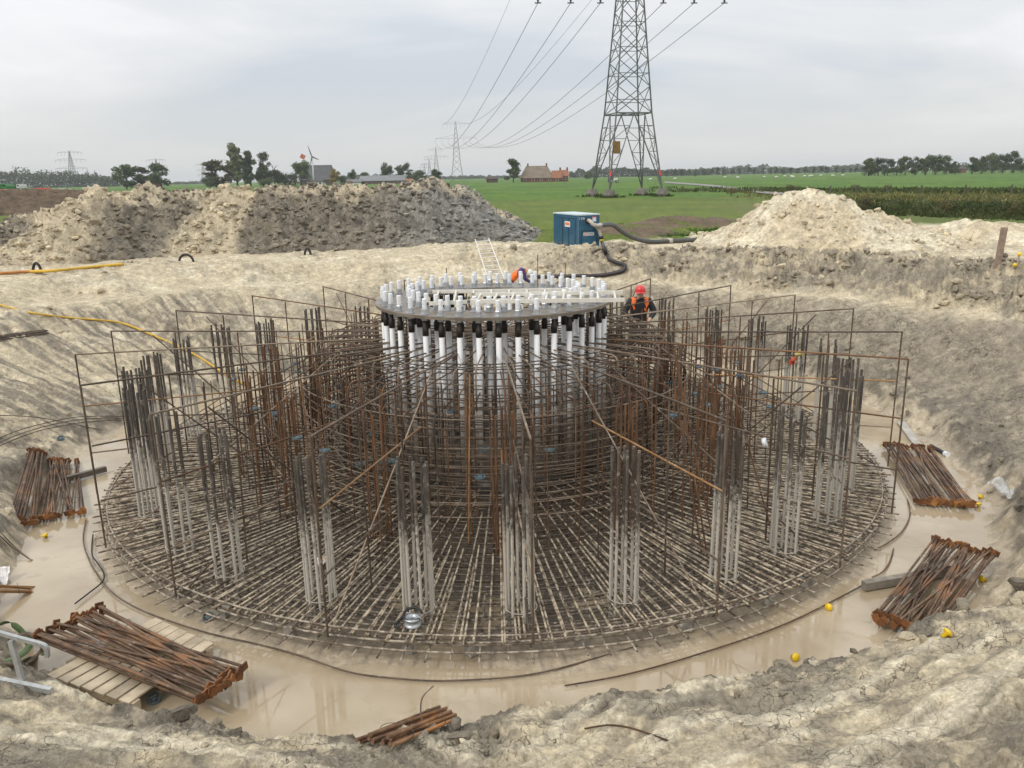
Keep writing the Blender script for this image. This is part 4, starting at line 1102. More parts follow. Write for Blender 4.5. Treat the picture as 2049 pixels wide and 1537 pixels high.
pump = thing('pump_unit', 'blue steel pump housing with hoses on the sand behind the pit', 'pump', P0 + ax * W_ / 2 + ay * L_ / 2)
PR = Matrix((ax, ay, Vector((0, 0, 1)))).transposed()
def pbox(name, u, v, w, su, sv, sw, m, par=pump):
    return MB().box(P0 + ax * u + ay * v + Vector((0, 0, w)), (su, sv, sw), PR).build(name, m, par)
pbox('housing', W_ / 2, L_ / 2, H_ / 2 - .05, W_, L_, H_ + .1 - .04, m_blue)
M_ROOF = plain('pale roof paint', (0.50, 0.58, 0.60), 0.5, 0.25, 7)
pbox('roof', W_ / 2, L_ / 2, H_ - 0.005, W_ + .03, L_ + .03, 0.05, M_ROOF)
pbox('corner_edge', 0.0, 0.0, H_ / 2, 0.035, 0.035, H_ - .03, plain('worn blue edge', (0.10, 0.19, 0.26), 0.5, 0.3, 20))
dp = pbox('lower_door', 0.47, -0.004, 0.42, 0.62, 0.03, 0.52, m_blue)
pbox('door_gap', 0.47, 0.004, 0.42, 0.66, 0.03, 0.56, M_BLACK)
for v0 in (0.55, 1.15, 1.75): pbox('side_door', -0.004, v0, 0.62, 0.02, 0.52, 1.05, m_blue)
pbox('side_gap', 0.002, 1.15, 0.62, 0.02, 1.76, 1.09, M_BLACK)
M_SIGN = plain('sign white', (0.74, 0.74, 0.75), 0.5, 0.06, 10, bumps=0); M_SOR = plain('sign orange', (0.75, 0.20, 0.06), 0.5, 0.1, 10, bumps=0); M_SGR = plain('sign grey', (0.18, 0.17, 0.19), 0.5, 0.1, 10, bumps=0); M_SRED = plain('sign red', (0.62, 0.07, 0.05), 0.5, 0.1, 10, bumps=0)
sg = pbox('sign', 0.45, -0.022, 0.56, 0.46, 0.008, 0.12, M_SIGN)
pbox('sign_mark', 0.275, -0.028, 0.555, 0.075, 0.008, 0.075, M_SOR, sg)
for u, w_ in ((0.37, 0.085), (0.46, 0.06), (0.58, 0.155)): pbox('sign_line', u, -0.028, 0.578, w_, 0.008, 0.026, M_SGR, sg)
pbox('sign_line', 0.50, -0.028, 0.535, 0.30, 0.008, 0.010, M_SGR, sg)
s2 = pbox('notice', 0.70, -0.004, 1.14, 0.16, 0.008, 0.20, M_SIGN); pbox('notice_head', 0.70, -0.010, 1.22, 0.16, 0.008, 0.04, M_SRED, s2)
s3 = pbox('side_sign', -0.018, 0.98, 0.92, 0.008, 0.50, 0.22, M_SIGN); pbox('side_sign_print', -0.024, 0.98, 0.93, 0.008, 0.40, 0.10, M_SOR, s3)
def digits(txt, u, w, size):
    cu = bpy.data.curves.new('number', 'FONT'); cu.body = txt; cu.size = size; cu.extrude = 0.003; cu.align_x = 'CENTER'; cu.space_character = 1.3
    o = bpy.data.objects.new('tmp', cu); col.objects.link(o)
    me = bpy.data.meshes.new_from_object(o.evaluated_get(bpy.context.evaluated_depsgraph_get())); bpy.data.objects.remove(o)
    me.name = 'number'; me.materials.clear(); me.materials.append(M_SIGN)
    R = Matrix((ax, Vector((0, 0, 1)), -ay)).transposed().to_4x4()
    add('number', me, pump, Matrix.Translation(P0 + ax * u + ay * -0.006 + Vector((0, 0, w))) @ R)
digits('126', 0.15, 1.13, 0.14)
M_PIPE = plain('grey cast pipe', (0.46, 0.42, 0.36), 0.55, 0.3, 9)
def pp(u, v, w): return P0 + ax * u + ay * v + Vector((0, 0, w))
MB().lathe([(0.0, 0.0), (0.13, 0.0), (0.13, 0.02), (0.0, 0.02)], 20, pp(0.42, 0.0, 1.08), Matrix((ax, Vector((0, 0, 1)), -ay)).transposed()).build('outlet_hole', M_BLACK, pump)
MB().tube(smooth_path([pp(0.43, 0.02, 1.10), pp(0.46, -0.14, 1.06), pp(0.52, -0.25, 0.95), pp(0.66, -0.28, 0.90), pp(0.80, -0.28, 0.90)], 5), 0.075, 12).build('outlet_elbow', M_PIPE, pump, True)
for u in (0.78, 0.85, 0.92): MB().tube([pp(u, -.28, .90), pp(u + .03, -.28, .90)], 0.095, 12).build('clamp', M_NUT, pump, True)
MB().tube(smooth_path([pp(0.72, -0.02, 0.86), pp(0.76, -0.16, 0.80), pp(0.84, -0.22, 0.62), pp(0.88, -0.24, 0.46)], 5), 0.07, 12).build('inlet_elbow', M_PIPE, pump, True)
MB().tube([pp(0.88, -.24, .48), pp(0.90, -.245, .36)], 0.09, 12).build('inlet_clamp', M_BLACK, pump, True)
M_YTAPE = plain('yellow coupling', (0.75, 0.5, 0.03), 0.4, 0.1, 10)
M_GHOSE = plain('grey rubber hose', (0.105, 0.105, 0.10), 0.65, 0.35, 8); M_BHOSE = plain('black rubber hose', (0.032, 0.024, 0.025), 0.5, 0.3, 10)
dh = thing('discharge_hose', 'grey discharge hose curving from the pump down to the meadow edge', 'hose', pp(0.95, -.28, .9))
e0 = pp(0.92, -.28, .90)
hp = [e0, at_y(1225, 450, 32.0), at_y(1248, 466, 32.3), at_y(1270, 477, 32.6)] + [hit(x, y) + Vector((0, 0, .09)) for x, y in ((1300, 488), (1340, 487), (1400, 484))]
MB().tube(smooth_path(hp, 7), 0.09, 10).build('hose', M_GHOSE, dh, True)
cj = hit(1340, 487) + Vector((0, 0, .09)); MB().tube([cj - Vector((.12, 0, 0)), cj + Vector((.12, 0, 0))], 0.115, 12).build('coupling', M_PIPE, dh, True)
sh_ = thing('suction_hose', 'black suction hose snaking from the pump down into the pit', 'hose', pp(0.9, -.25, .3))
s0 = pp(0.90, -.245, .38)
sp_ = [s0, pp(0.92, -.26, .24), hit(1208, 500) + Vector((0, 0, .08))] + [hit(x, y) + Vector((0, 0, .065)) for x, y in ((1214, 515), (1224, 526), (1238, 531), (1250, 537), (1248, 545), (1235, 551), (1200, 555), (1140, 557), (1080, 558), (1010, 557))]
MB().tube(smooth_path(sp_, 6), 0.07, 10).build('hose', M_BHOSE, sh_, True)
MB().tube([s0 + Vector((0, 0, -.01)), pp(0.905, -.25, .28)], 0.082, 12).build('band', M_YTAPE, sh_, True)
# timber stake and coupling at the right edge
g = hit(1998, 527)
st = MB(); st.beam(g - Vector((0.03, 0, .25)), at_y(2010, 455, g.y), 0.17, 0.05, (0, 1, 0))
tag(st.build('timber_stake', plain('stake wood', (0.30, 0.215, 0.16), 0.8, 0.3, 9, bumps=0.3)), 'leaning flat timber stake in the sand at the right edge', 'stake')
g = hit(2036, 535)
vl = thing('valve_piece', 'small fitting with two yellow knobs at the right edge by the stake', 'valve', g)
MB().tube([g + Vector((-.02, 0, -.02)), g + Vector((0.0, 0, .32))], 0.018, 8).build('stem', M_PIPE, vl)
MB().lathe([(0.001, -.05), (.05, -.03), (.055, .02), (.03, .05), (.001, .06)], 12, g + Vector((0.0, 0, .34))).build('knob', M_YTAPE, vl, True)
MB().lathe([(0.001, -.05), (.05, -.03), (.055, .02), (.03, .05), (.001, .06)], 12, g + Vector((-.08, 0, .06))).build('knob', M_YTAPE, vl, True)
MB().tube([g + Vector((0.0, 0, .2)), g + Vector((.10, 0, .16)), g + Vector((.25, 0, -.02))], 0.02, 8).build('hose_end', M_PIPE, vl)

# ------------------------------------------------------------------ people
M_SKIN = plain('skin', (0.52, 0.31, 0.22), 0.55, 0.15, 20, bumps=0, rnd=0)
M_JACK = plain('black jacket', (0.022, 0.020, 0.022), 0.75, 0.35, 14, rnd=0)
M_HIVIS = plain('orange vest', (0.85, 0.16, 0.015), 0.6, 0.15, 12, rnd=0)
M_TROU = plain('dark work trousers', (0.04, 0.042, 0.05), 0.8, 0.3, 12, rnd=0)
M_BLUES = plain('blue sleeve', (0.05, 0.035, 0.16), 0.75, 0.3, 12, rnd=0)
M_BOOT = plain('boots', (0.035, 0.028, 0.02), 0.7, 0.3, 20, rnd=0)
M_BEARD = plain('grey beard', (0.33, 0.29, 0.26), 0.9, 0.3, 60, rnd=0)
M_HRED = plain('red helmet', (0.62, 0.045, 0.045), 0.3, 0.08, 8, bumps=0, rnd=0); M_HWHT = plain('white helmet', (0.72, 0.70, 0.64), 0.3, 0.1, 8, bumps=0, rnd=0)
def skin_mesh(name, joints, bones, fingers=()):
    """joints: name -> (pos, rx, ry); bones: (a, b)"""
    names = list(joints); idx = {n: i for i, n in enumerate(names)}
    me = bpy.data.meshes.new(name)
    me.from_pydata([tuple(joints[n][0]) for n in names], [(idx[a], idx[b]) for a, b in bones], [])
    o = bpy.data.objects.new(name, me); col.objects.link(o)
    o.modifiers.new('skin', 'SKIN').use_smooth_shade = True
    for n in names:
        sv = me.skin_vertices[0].data[idx[n]]; sv.radius = (joints[n][1], joints[n][2] if len(joints[n]) > 2 else joints[n][1]); sv.use_root = (n == 'pelvis')
    s = o.modifiers.new('sub', 'SUBSURF'); s.levels = s.render_levels = 2
    dg = bpy.context.evaluated_depsgraph_get(); dg.update()
    out = bpy.data.meshes.new_from_object(o.evaluated_get(dg)); bpy.data.objects.remove(o)
    out.name = name
    return out
def person(label, J, paint, helmet_m, hat_c, hat_up, hat_fwd, feet_loc):
    bones = [('pelvis', 'belly'), ('belly', 'chest'), ('chest', 'neck'), ('neck', 'head'), ('head', 'crown'), ('head', 'nose')]
    for s in 'LR':
        bones += [('chest', 'sh' + s), ('sh' + s, 'el' + s), ('el' + s, 'wr' + s), ('wr' + s, 'pa' + s), ('pelvis', 'hip' + s), ('hip' + s, 'kn' + s), ('kn' + s, 'an' + s), ('an' + s, 'toe' + s)]
        w, p = Vector(J['wr' + s][0]), Vector(J['pa' + s][0]); d = (p - w).normalized()
        side = d.cross(Vector((0, 0.3, 1))).normalized(); dn = side.cross(d).normalized()
        for k, (f, l) in enumerate(((-.032, .060), (-.011, .075), (.011, .070), (.032, .055))):
            a = p + side * f + d * .03; J[f'f{k}{s}'] = (a, .0095); J[f'g{k}{s}'] = (a + d * l * .55 - dn * .006, .009); J[f'h{k}{s}'] = (a + d * l - dn * .028, .0078)
            bones += [('pa' + s, f'f{k}{s}'), (f'f{k}{s}', f'g{k}{s}'), (f'g{k}{s}', f'h{k}{s}')]
        sg_ = 1 if s == 'L' else -1
        a = w + side * .035 * sg_ + d * .03; J['t0' + s] = (a, .011); J['t1' + s] = (a + side * .025 * sg_ + d * .035, .009)
        bones += [('wr' + s, 't0' + s), ('t0' + s, 't1' + s)]
    me = skin_mesh('body', J, bones)
    mats = [M_JACK, M_SKIN, M_HIVIS, M_TROU, M_BOOT, M_BLUES, M_BEARD]
    for m in mats: me.materials.append(m)
    segs = [(a, b, Vector(J[a][0]), Vector(J[b][0])) for a, b in bones]
    for f in me.polygons:
        c = f.center; best = None
        for a, b, p, q in segs:
            d = q - p; t = max(0, min(1, (c - p).dot(d) / max(d.length_squared, 1e-9))); dd = (c - p - d * t).length
            if best is None or dd < best[0]: best = (dd, a, b, t)
        f.material_index = paint(c, best[1], best[2], best[3])
    P = thing('person', label, 'person', feet_loc)
    add('body', me, P)
    up = Vector(hat_up).normalized(); fw = Vector(hat_fwd); fw = (fw - up * fw.dot(up)).normalized(); sd = fw.cross(up)
    Rm = Matrix((sd, fw, up)).transposed()
    hb = MB(); hb.lathe([(0.128, 0.0), (0.127, 0.03), (0.118, 0.075), (0.094, 0.115), (0.055, 0.138), (0.001, 0.145)], 20, hat_c, Rm)
    vs = []; n = 14
    for k in range(n + 1):
        a = math.pi * k / n
        for rr2, z in ((0.125, 0.012), (0.125 + 0.062 * math.sin(a), -0.006), (0.125 + 0.060 * math.sin(a), -0.012)):
            vs.append(Vector(hat_c) + Rm @ Vector((rr2 * math.cos(a), rr2 * math.sin(a), z)))
    hb.mesh(vs, [(3 * k + j, 3 * k + 3 + j, 3 * k + 4 + j, 3 * k + 1 + j) for k in range(n) for j in range(2)])
    hb.tube([Vector(hat_c) + Rm @ Vector((0, y, z)) for y, z in ((-.122, .05), (-.09, .12), (0, .15), (.09, .12), (.122, .05))], 0.009, 6)
    hb.build('helmet', helmet_m, P, True)
    return P
# worker in the red helmet: stands on the planks, facing the camera, looking down at the bars
top = at_y(1280, 572, 18.8); F0 = Vector((top.x, 18.8, 0.82)); hgt = 1.74
zs = (top.z - 0.82) / hgt
def w1(x, y, z): return F0 + Vector((x, y, z * zs))
J1 = {'pelvis': (w1(0, .02, .95), .15, .12), 'belly': (w1(0, .0, 1.10), .20, .15), 'chest': (w1(0, -.04, 1.32), .21, .15), 'neck': (w1(0, -.09, 1.46), .075), 'head': (w1(0, -.13, 1.555), .098, .105), 'crown': (w1(0, -.12, 1.66), .09, .095), 'nose': (w1(0, -.235, 1.54), .018)}
for s, g_ in (('L', 1), ('R', -1)):
    J1['sh' + s] = (w1(.22 * g_, -.03, 1.38), .10); J1['el' + s] = (w1(.36 * g_, -.05, 1.12), .08); J1['wr' + s] = (w1(.22 * g_, -.28, 1.0), .045); J1['pa' + s] = (w1(.17 * g_, -.35, .97), .036, .022)
    J1['hip' + s] = (w1(.09 * g_, .02, .88), .10); J1['kn' + s] = (w1(.12 * g_, -.02, .48), .072); J1['an' + s] = (w1(.13 * g_, .03, .09), .055); J1['toe' + s] = (w1(.14 * g_, -.14, .045), .042)
def paint1(c, a, b, t):
    l = c - F0
    if a in ('head', 'neck') or b == 'nose':
        if b == 'nose': return 1
        if a == 'neck' and t < 0.35: return 0
        return 6 if (c - J1['head'][0]).z < -0.035 and a != 'neck' else 1
    if a[0] in 'wpfgt' and a != 'pelvis' and not a.startswith('toe'): return 1
    if a.startswith('kn') and t > .7 or a.startswith('an'): return 4
    if a.startswith('hip') or a.startswith('kn') or (a == 'pelvis' and b.startswith('hip')): return 3
    if a in ('belly', 'chest', 'pelvis') and 0.12 < abs(l.x) < 0.20 and l.z > 0.95 * zs: return 2
    return 0
person('bearded worker in red helmet, black jacket and orange vest among the bars', J1, paint1, M_HRED, w1(0, -.115, 1.625), (0, -.10, 1), (0, -1, -.1), F0)
# bending worker behind the ring
Yb = 26.3
def q2(px, py, dy=0.0): 
    p = at_y(px, py, Yb); p.y += dy; return p
hp2 = q2(1020, 563); gzb = gz(hp2.x, Yb)
F2 = Vector((hp2.x + .02, Yb, gzb))
ch = q2(1043, 541)
J2 = {'pelvis': (hp2, .15, .13), 'belly': (hp2.lerp(ch, .45) + Vector((-.01, 0, .04)), .15, .13), 'chest': (ch, .17, .13), 'neck': (q2(1051, 542), .06), 'head': (q2(1057, 549), .085, .095), 'crown': (q2(1061, 553), .08), 'nose': (q2(1054, 556), .016)}
for s, g_ in (('L', 1), ('R', -1)):
    J2['sh' + s] = (ch + Vector((.02, .17 * g_, .02)), .075); J2['el' + s] = (ch + Vector((.10, .19 * g_, -.26)), .055); J2['wr' + s] = (ch + Vector((.30, .10 * g_, -.40)), .036); J2['pa' + s] = (ch + Vector((.37, .07 * g_, -.43)), .036, .022)
    ft = Vector((hp2.x + .02 + .12 * g_, Yb + .1 * g_, gz(hp2.x + .12 * g_, Yb + .1 * g_)))
    hpz = hp2 + Vector((0, .09 * g_, -.06)); J2['hip' + s] = (hpz, .10); J2['kn' + s] = (hpz.lerp(ft, .5) + Vector((.10, 0, .02)), .07); J2['an' + s] = (ft + Vector((0, 0, .09)), .052); J2['toe' + s] = (ft + Vector((.16, 0, .045)), .042)
def paint2(c, a, b, t):
    if a in ('head', 'neck') or b == 'nose': return 1
    if a[0] in 'wpfgt' and a != 'pelvis' and not a.startswith('toe'): return 4
    if a.startswith('sh') or a.startswith('el') or b.startswith('sh'): return 5
    if a.startswith('an') or (a.startswith('kn') and t > .75): return 4
    if a.startswith('hip') or a.startswith('kn'): return 2 if (c.y > Yb) else 3
    if a == 'pelvis' and b.startswith('hip'): return 3
    return 2
person('bending worker in orange vest and white helmet behind the bolt ring', J2, paint2, M_HWHT, q2(1058, 546), (.75, -.35, -.15), (.1, -.2, -1), F2)
# ------------------------------------------------------------------ trees
def leaf_mat(name, c1, c2, tr=0.25):
    m, t, b = newmat(name)
    p = pos(t); oi = N(t, 'ShaderNodeObjectInfo')
    cc = mixc(t, mr(t, noise(t, p, 0.35, 4, 0.6), 0.36, 0.64), c1, c2)
    cc = mixc(t, 1.0, cc, mth(t, 'ADD', mth(t, 'MULTIPLY', oi.outputs['Random'], 0.4), 0.8), 'MULTIPLY')
    t.links.new(cc, b.inputs['Base Color']); b.inputs['Roughness'].default_value = 0.6
    b.inputs['Specular IOR Level'].default_value = 0.2
    return m
L_DARK = leaf_mat('dark foliage', (0.034, 0.052, 0.018), (0.085, 0.115, 0.042))
L_MID = leaf_mat('mid foliage', (0.052, 0.078, 0.024), (0.12, 0.15, 0.055))
L_PALE = leaf_mat('pale foliage', (0.075, 0.095, 0.04), (0.14, 0.155, 0.075))
L_YEL = leaf_mat('yellow foliage', (0.13, 0.11, 0.02), (0.30, 0.21, 0.035))
L_RUSTY = leaf_mat('autumn foliage', (0.06, 0.055, 0.02), (0.13, 0.11, 0.045))
M_BARK = plain('bark', (0.09, 0.075, 0.06), 0.9, 0.4, 2)
def crown_mesh(name, m, lobes, n, size, seed):
    """lobes: (cx, cy, cz, rx, ry, rz); leaf clumps spread through the volume, denser near the surface"""
    rng = np.random.default_rng(seed)
    vol = np.array([l[3] * l[4] * l[5] for l in lobes]); pk = rng.choice(len(lobes), n, p=vol / vol.sum())
    d = rng.normal(size=(n, 3)); d /= np.linalg.norm(d, axis=1)[:, None]
    rad = rng.random(n) ** 0.42 * (1 + 0.12 * rng.normal(size=n))
    Lb = np.array(lobes)[pk]
    c = Lb[:, :3] + d * rad[:, None] * Lb[:, 3:]
    a = rng.normal(size=(n, 3)); a /= np.linalg.norm(a, axis=1)[:, None]
    b = np.cross(a, d + 0.3 * rng.normal(size=(n, 3))); b /= np.linalg.norm(b, axis=1)[:, None] + 1e-9
    s = size * rng.uniform(0.5, 1.35, n)[:, None]
    q = rng.uniform(0.5, 1.0, (n, 1))
    V = np.stack([c - a * s, c + b * s * q, c + a * s * .9, c - b * s * q * .8], 1).reshape(-1, 3)
    return np_mesh(name, V, np.arange(4 * n).reshape(-1, 4), m, smooth=False)
def trunk_mesh(name, h, r, seed, limbs=6, top=0.75):
    rn = random.Random(seed); b = MB()
    p = [Vector((0, 0, -0.4)), Vector((0, 0, h * .25)), Vector((rn.uniform(-.2, .2), 0, h * .5)), Vector((rn.uniform(-.3, .3), rn.uniform(-.3, .3), h * top))]
    b.tube(p, [r * 1.3, r, r * .75, r * .25], 7)
    for k in range(limbs):
        z = h * rn.uniform(.3, .7); a = rn.uniform(0, 6.28); L = h * rn.uniform(.15, .3)
        s = Vector((0, 0, z)); e = s + Vector((math.cos(a) * L, math.sin(a) * L, L * .8)); b.tube([s, (s + e) / 2 + Vector((0, 0, .1)), e], [r * .5, r * .35, r * .1], 5)
    return b.data(name, M_BARK, True)
def lobed(kind, seed):
    rn = random.Random(seed); L = []
    if kind == 'round':
        for k in range(16):
            a = rn.uniform(0, 6.28); z = rn.uniform(.2, .84); rr3 = rn.uniform(.05, .34) * math.sin(min(1, (1 - z) * 2.2 + .2) * 1.57); L.append((rr3 * math.cos(a), rr3 * math.sin(a), z, rn.uniform(.12, .2), rn.uniform(.12, .2), rn.uniform(.09, .15)))
    elif kind == 'tall':
        for k in range(14):
            f = k / 13; w = .15 * (1 - .55 * abs(f - .4)); a = rn.uniform(0, 6.28); L.append((.05 * math.cos(a), .05 * math.sin(a), .2 + .73 * f, w * rn.uniform(.7, 1.1), w * rn.uniform(.7, 1.1), .08))
    elif kind == 'loose':
        for k in range(17):
            a = rn.uniform(0, 6.28); z = rn.uniform(.12, .9); rr3 = rn.uniform(.04, .25) * (1.15 - z * .6); L.append((rr3 * math.cos(a), rr3 * math.sin(a), z, rn.uniform(.09, .15), rn.uniform(.09, .15), rn.uniform(.06, .12)))
    else:   # bush
        for k in range(9):
            a = rn.uniform(0, 6.28); rr3 = rn.uniform(0, .42); L.append((rr3 * math.cos(a), rr3 * math.sin(a), rn.uniform(.16, .62), rn.uniform(.2, .32), rn.uniform(.2, .32), rn.uniform(.2, .3)))
    return L
TREES = {}
def tree_proto(kind, m, seed, n=3200, size=0.030):
    k = (kind, m.name, seed)
    if k not in TREES:
        TREES[k] = (crown_mesh('crown', m, lobed(kind, seed), n, size, seed), trunk_mesh('trunk', 1.0, 0.022 if kind != 'tall' else 0.016, seed, 6, .85 if kind == 'tall' else .7))
    return TREES[k]
def tree(px, ytop, w_px, Y, kind, m, label, group=None, seed=0, cat='tree', name='tree', n=3200, base=None, size=0.030):
    g = at_y(px, 350, Y); z0 = FIELD if base is None else base
    h = max(at_y(px, ytop, Y).z - z0, 1.0); w = w_px * Y / FPX
    width = {'round': .95, 'tall': .32, 'loose': .62, 'bush': 1.2}[kind]
    cm, tm = tree_proto(kind, m, seed, n, size)
    t = thing(name, label, cat, (g.x, Y, z0), group)
    S = Matrix.Translation((g.x, Y, z0)) @ Matrix.Rotation(RNG.uniform(0, 6.28), 4, 'Z') @ Matrix.Diagonal((w / width, w / width, h / (.95 if kind != 'bush' else .85), 1))
    add('crown', cm, t, S); add('trunk', tm, t, S)
    return t
TL = [
 (250, 328, 60, 430, 'round', L_MID, 'broad tree left of the brown-roofed house', 1), (283, 334, 40, 435, 'loose', L_PALE, 'thin-leaved tree just right of the broad left tree', 2), (320, 325, 48, 428, 'round', L_MID, 'leafy tree right of the brown-roofed house', 3),
 (418, 352, 34, 430, 'bush', L_MID, 'dense grey-green bush left of the farm tree group', 4), (430, 322, 52, 440, 'loose', L_RUSTY, 'tall thinning tree at the left of the farm group', 5), (458, 330, 34, 438, 'loose', L_RUSTY, 'brownish tree left of the tall poplar', 6),
 (473, 290, 30, 436, 'tall', L_PALE, 'tall pale poplar rising above the farm trees', 7), (500, 301, 38, 440, 'loose', L_DARK, 'tall dark tree right of the poplar with open branches', 8), (526, 301, 40, 444, 'round', L_DARK, 'tall dark round-headed tree in the middle of the farm group', 9),
 (548, 322, 40, 446, 'round', L_DARK, 'dark tree leaning right of the tall middle tree', 10), (570, 343, 56, 450, 'bush', L_DARK, 'wide low dark tree left of the barn', 11), (531, 352, 40, 430, 'bush', L_MID, 'low green bush in front of the tall farm trees', 12),
 (602, 320, 42, 452, 'round', L_MID, 'round green tree touching the left of the grey barn', 13), (668, 336, 26, 455, 'round', L_YEL, 'yellow autumn tree at the right of the grey barn', 14), (684, 350, 24, 450, 'bush', L_DARK, 'dark bush beside the yellow tree', 15),
 (706, 338, 24, 520, 'round', L_DARK, 'small dark tree left of the long shed', 16), (730, 344, 26, 560, 'round', L_MID, 'hazy small tree behind the long shed', 17), (773, 324, 36, 500, 'round', L_DARK, 'round tree behind the long shed', 18),
 (806, 325, 36, 505, 'round', L_DARK, 'tree at the right end of the long shed', 19), (832, 338, 50, 560, 'round', L_MID, 'wide hazy tree right of the long shed', 20), (874, 338, 26, 380, 'loose', L_DARK, 'small dark conifer-like tree below the far pylons', 21),
 (1027, 318, 34, 400, 'loose', L_DARK, 'dark leafy tree left of the thatched farmhouse', 22),
 (1178, 340, 34, 640, 'bush', L_MID, 'hazy round tree right of the farmhouse', 23)]
for px, yt, w, Y, k, m, lb, sd in TL:
    tree(px, yt, w, Y, k, m, lb, 'trees of the far farms', sd)
# the two dark woods on the right, tree by tree
for i, (px, yt, w) in enumerate(((1738, 316, 34), (1757, 313, 34), (1776, 318, 32), (1794, 313, 34), (1812, 312, 34), (1832, 312, 36), (1852, 308, 38), (1872, 307, 40), (1893, 311, 34), (1910, 321, 22), (1944, 315, 26), (1963, 311, 34), (1984, 304, 38), (2006, 305, 36), (2028, 302, 38), (2050, 304, 38))):
    Y = 400 + (i * 37 % 23)
    wood = 'left' if i < 10 else 'right'
    tree(px, yt, w, Y, 'loose' if i in (0, 9, 10) else 'round', L_DARK if i % 3 else L_MID, f'{ORD[i if i < 10 else i - 10]} broadleaf tree from the left in the {wood} wood on the right horizon', f'{wood} wood on the right horizon', 30 + i % 6)
for i, px in enumerate(list(range(1730, 1915, 20)) + list(range(1945, 2060, 20))):
    wood = 'left' if px < 1930 else 'right'
    tree(px, 331 - (px - 1740) * 0.006, 26, 402, 'bush', L_DARK, f'{ORD[i if px < 1930 else i - 10]} shrub from the left under the {wood} wood on the right', f'shrubs of the {wood} wood', 40 + i % 4, 'shrub', 'shrub', 500)
# avenue of small trees far right
for i in range(27):
    px = 1335 + i * 14.6 + RNG.uniform(-3, 3)
    tree(px, 337.5 - (px - 1335) * 0.0135 + RNG.uniform(-3, 2), 9 + RNG.uniform(0, 4), 760, 'bush' if i % 4 == 0 else 'round', L_DARK, f'{ORD[i]} small tree from the left in the far roadside avenue', 'roadside trees of the far avenue', 50 + i % 5, n=420, size=0.07)
# far belts of woodland that read as one mass
def belt(name, x0, x1, ytop, Y, n, m, seed, zj=0.35):
    rng = np.random.default_rng(seed)
    xs = rng.uniform(x0, x1, n)
    gx = np.array([at_y(x, 350, Y).x for x in (x0, x1)]); X = np.interp(xs, [x0, x1], gx)
    yt = np.interp(xs, [p[0] for p in ytop], [p[1] for p in ytop])
    top = np.array([at_y(float(a), float(b), Y).z for a, b in zip(xs, yt)])
    hh = top * (1 + zj * fbm(xs * 0.06, xs * 0 + seed, 4, 0.6, seed)) * rng.random(n) ** 0.6
    c = np.stack([X, Y + rng.uniform(-14, 14, n), FIELD - 0.5 + np.clip(hh - 2, 0.2, None)], 1)
    a = rng.normal(size=(n, 3)); a /= np.linalg.norm(a, axis=1)[:, None]; b = np.cross(a, rng.normal(size=(n, 3))); b /= np.linalg.norm(b, axis=1)[:, None]
    s = Y * 0.0011 * rng.uniform(0.6, 1.4, (n, 1))
    V = np.stack([c - a * s, c + b * s * .8, c + a * s, c - b * s * .7], 1).reshape(-1, 3)
    return tag(add(name, np_mesh(name, V, np.arange(4 * n).reshape(-1, 4), m, smooth=False)), kind='stuff')
belt('far_woodland', -60, 235, [(-60, 342), (0, 345), (60, 346), (110, 348), (180, 350), (235, 357)], 900, 9000, L_DARK, 1)
belt('far_woodland', 330, 440, [(330, 366), (440, 362)], 1400, 1500, L_DARK, 2)
belt('far_woodland', 640, 1060, [(640, 355), (760, 349), (850, 353), (1000, 352), (1060, 352)], 1500, 7000, L_DARK, 3)
belt('far_woodland', 1140, 1420, [(1140, 345), (1200, 336), (1300, 339), (1420, 341)], 1050, 6500, L_DARK, 4)
belt('far_woodland', 1400, 1740, [(1400, 338), (1500, 333), (1600, 336), (1740, 330)], 1300, 6000, L_DARK, 5)
belt('far_woodland', 1900, 2080, [(1900, 330), (2080, 326)], 900, 2500, L_DARK, 6)

# ------------------------------------------------------------------ farm buildings
M_THATCH = plain('thatch', (0.21, 0.165, 0.12), 0.95, 0.3, 0.5); M_BRICK = plain('red brick', (0.20, 0.085, 0.05), 0.9, 0.3, 0.8); M_TILE = plain('orange roof tiles', (0.27, 0.115, 0.055), 0.85, 0.25, 0.8)
M_GROOF = plain('dark grey roof', (0.075, 0.075, 0.078), 0.8, 0.25, 0.5); M_WALLW = plain('white render', (0.60, 0.60, 0.56), 0.8, 0.12, 0.5); M_SHED = plain('shed boards', (0.11, 0.085, 0.065), 0.9, 0.3, 0.7)
M_LGROOF = plain('sheet roof', (0.17, 0.17, 0.17), 0.7, 0.25, 0.4); M_BROOF = plain('brown roof', (0.075, 0.055, 0.045), 0.9, 0.3, 0.5); M_GLASS = plain('dark window glass', (0.03, 0.035, 0.04), 0.15, 0.2, 1, bumps=0)
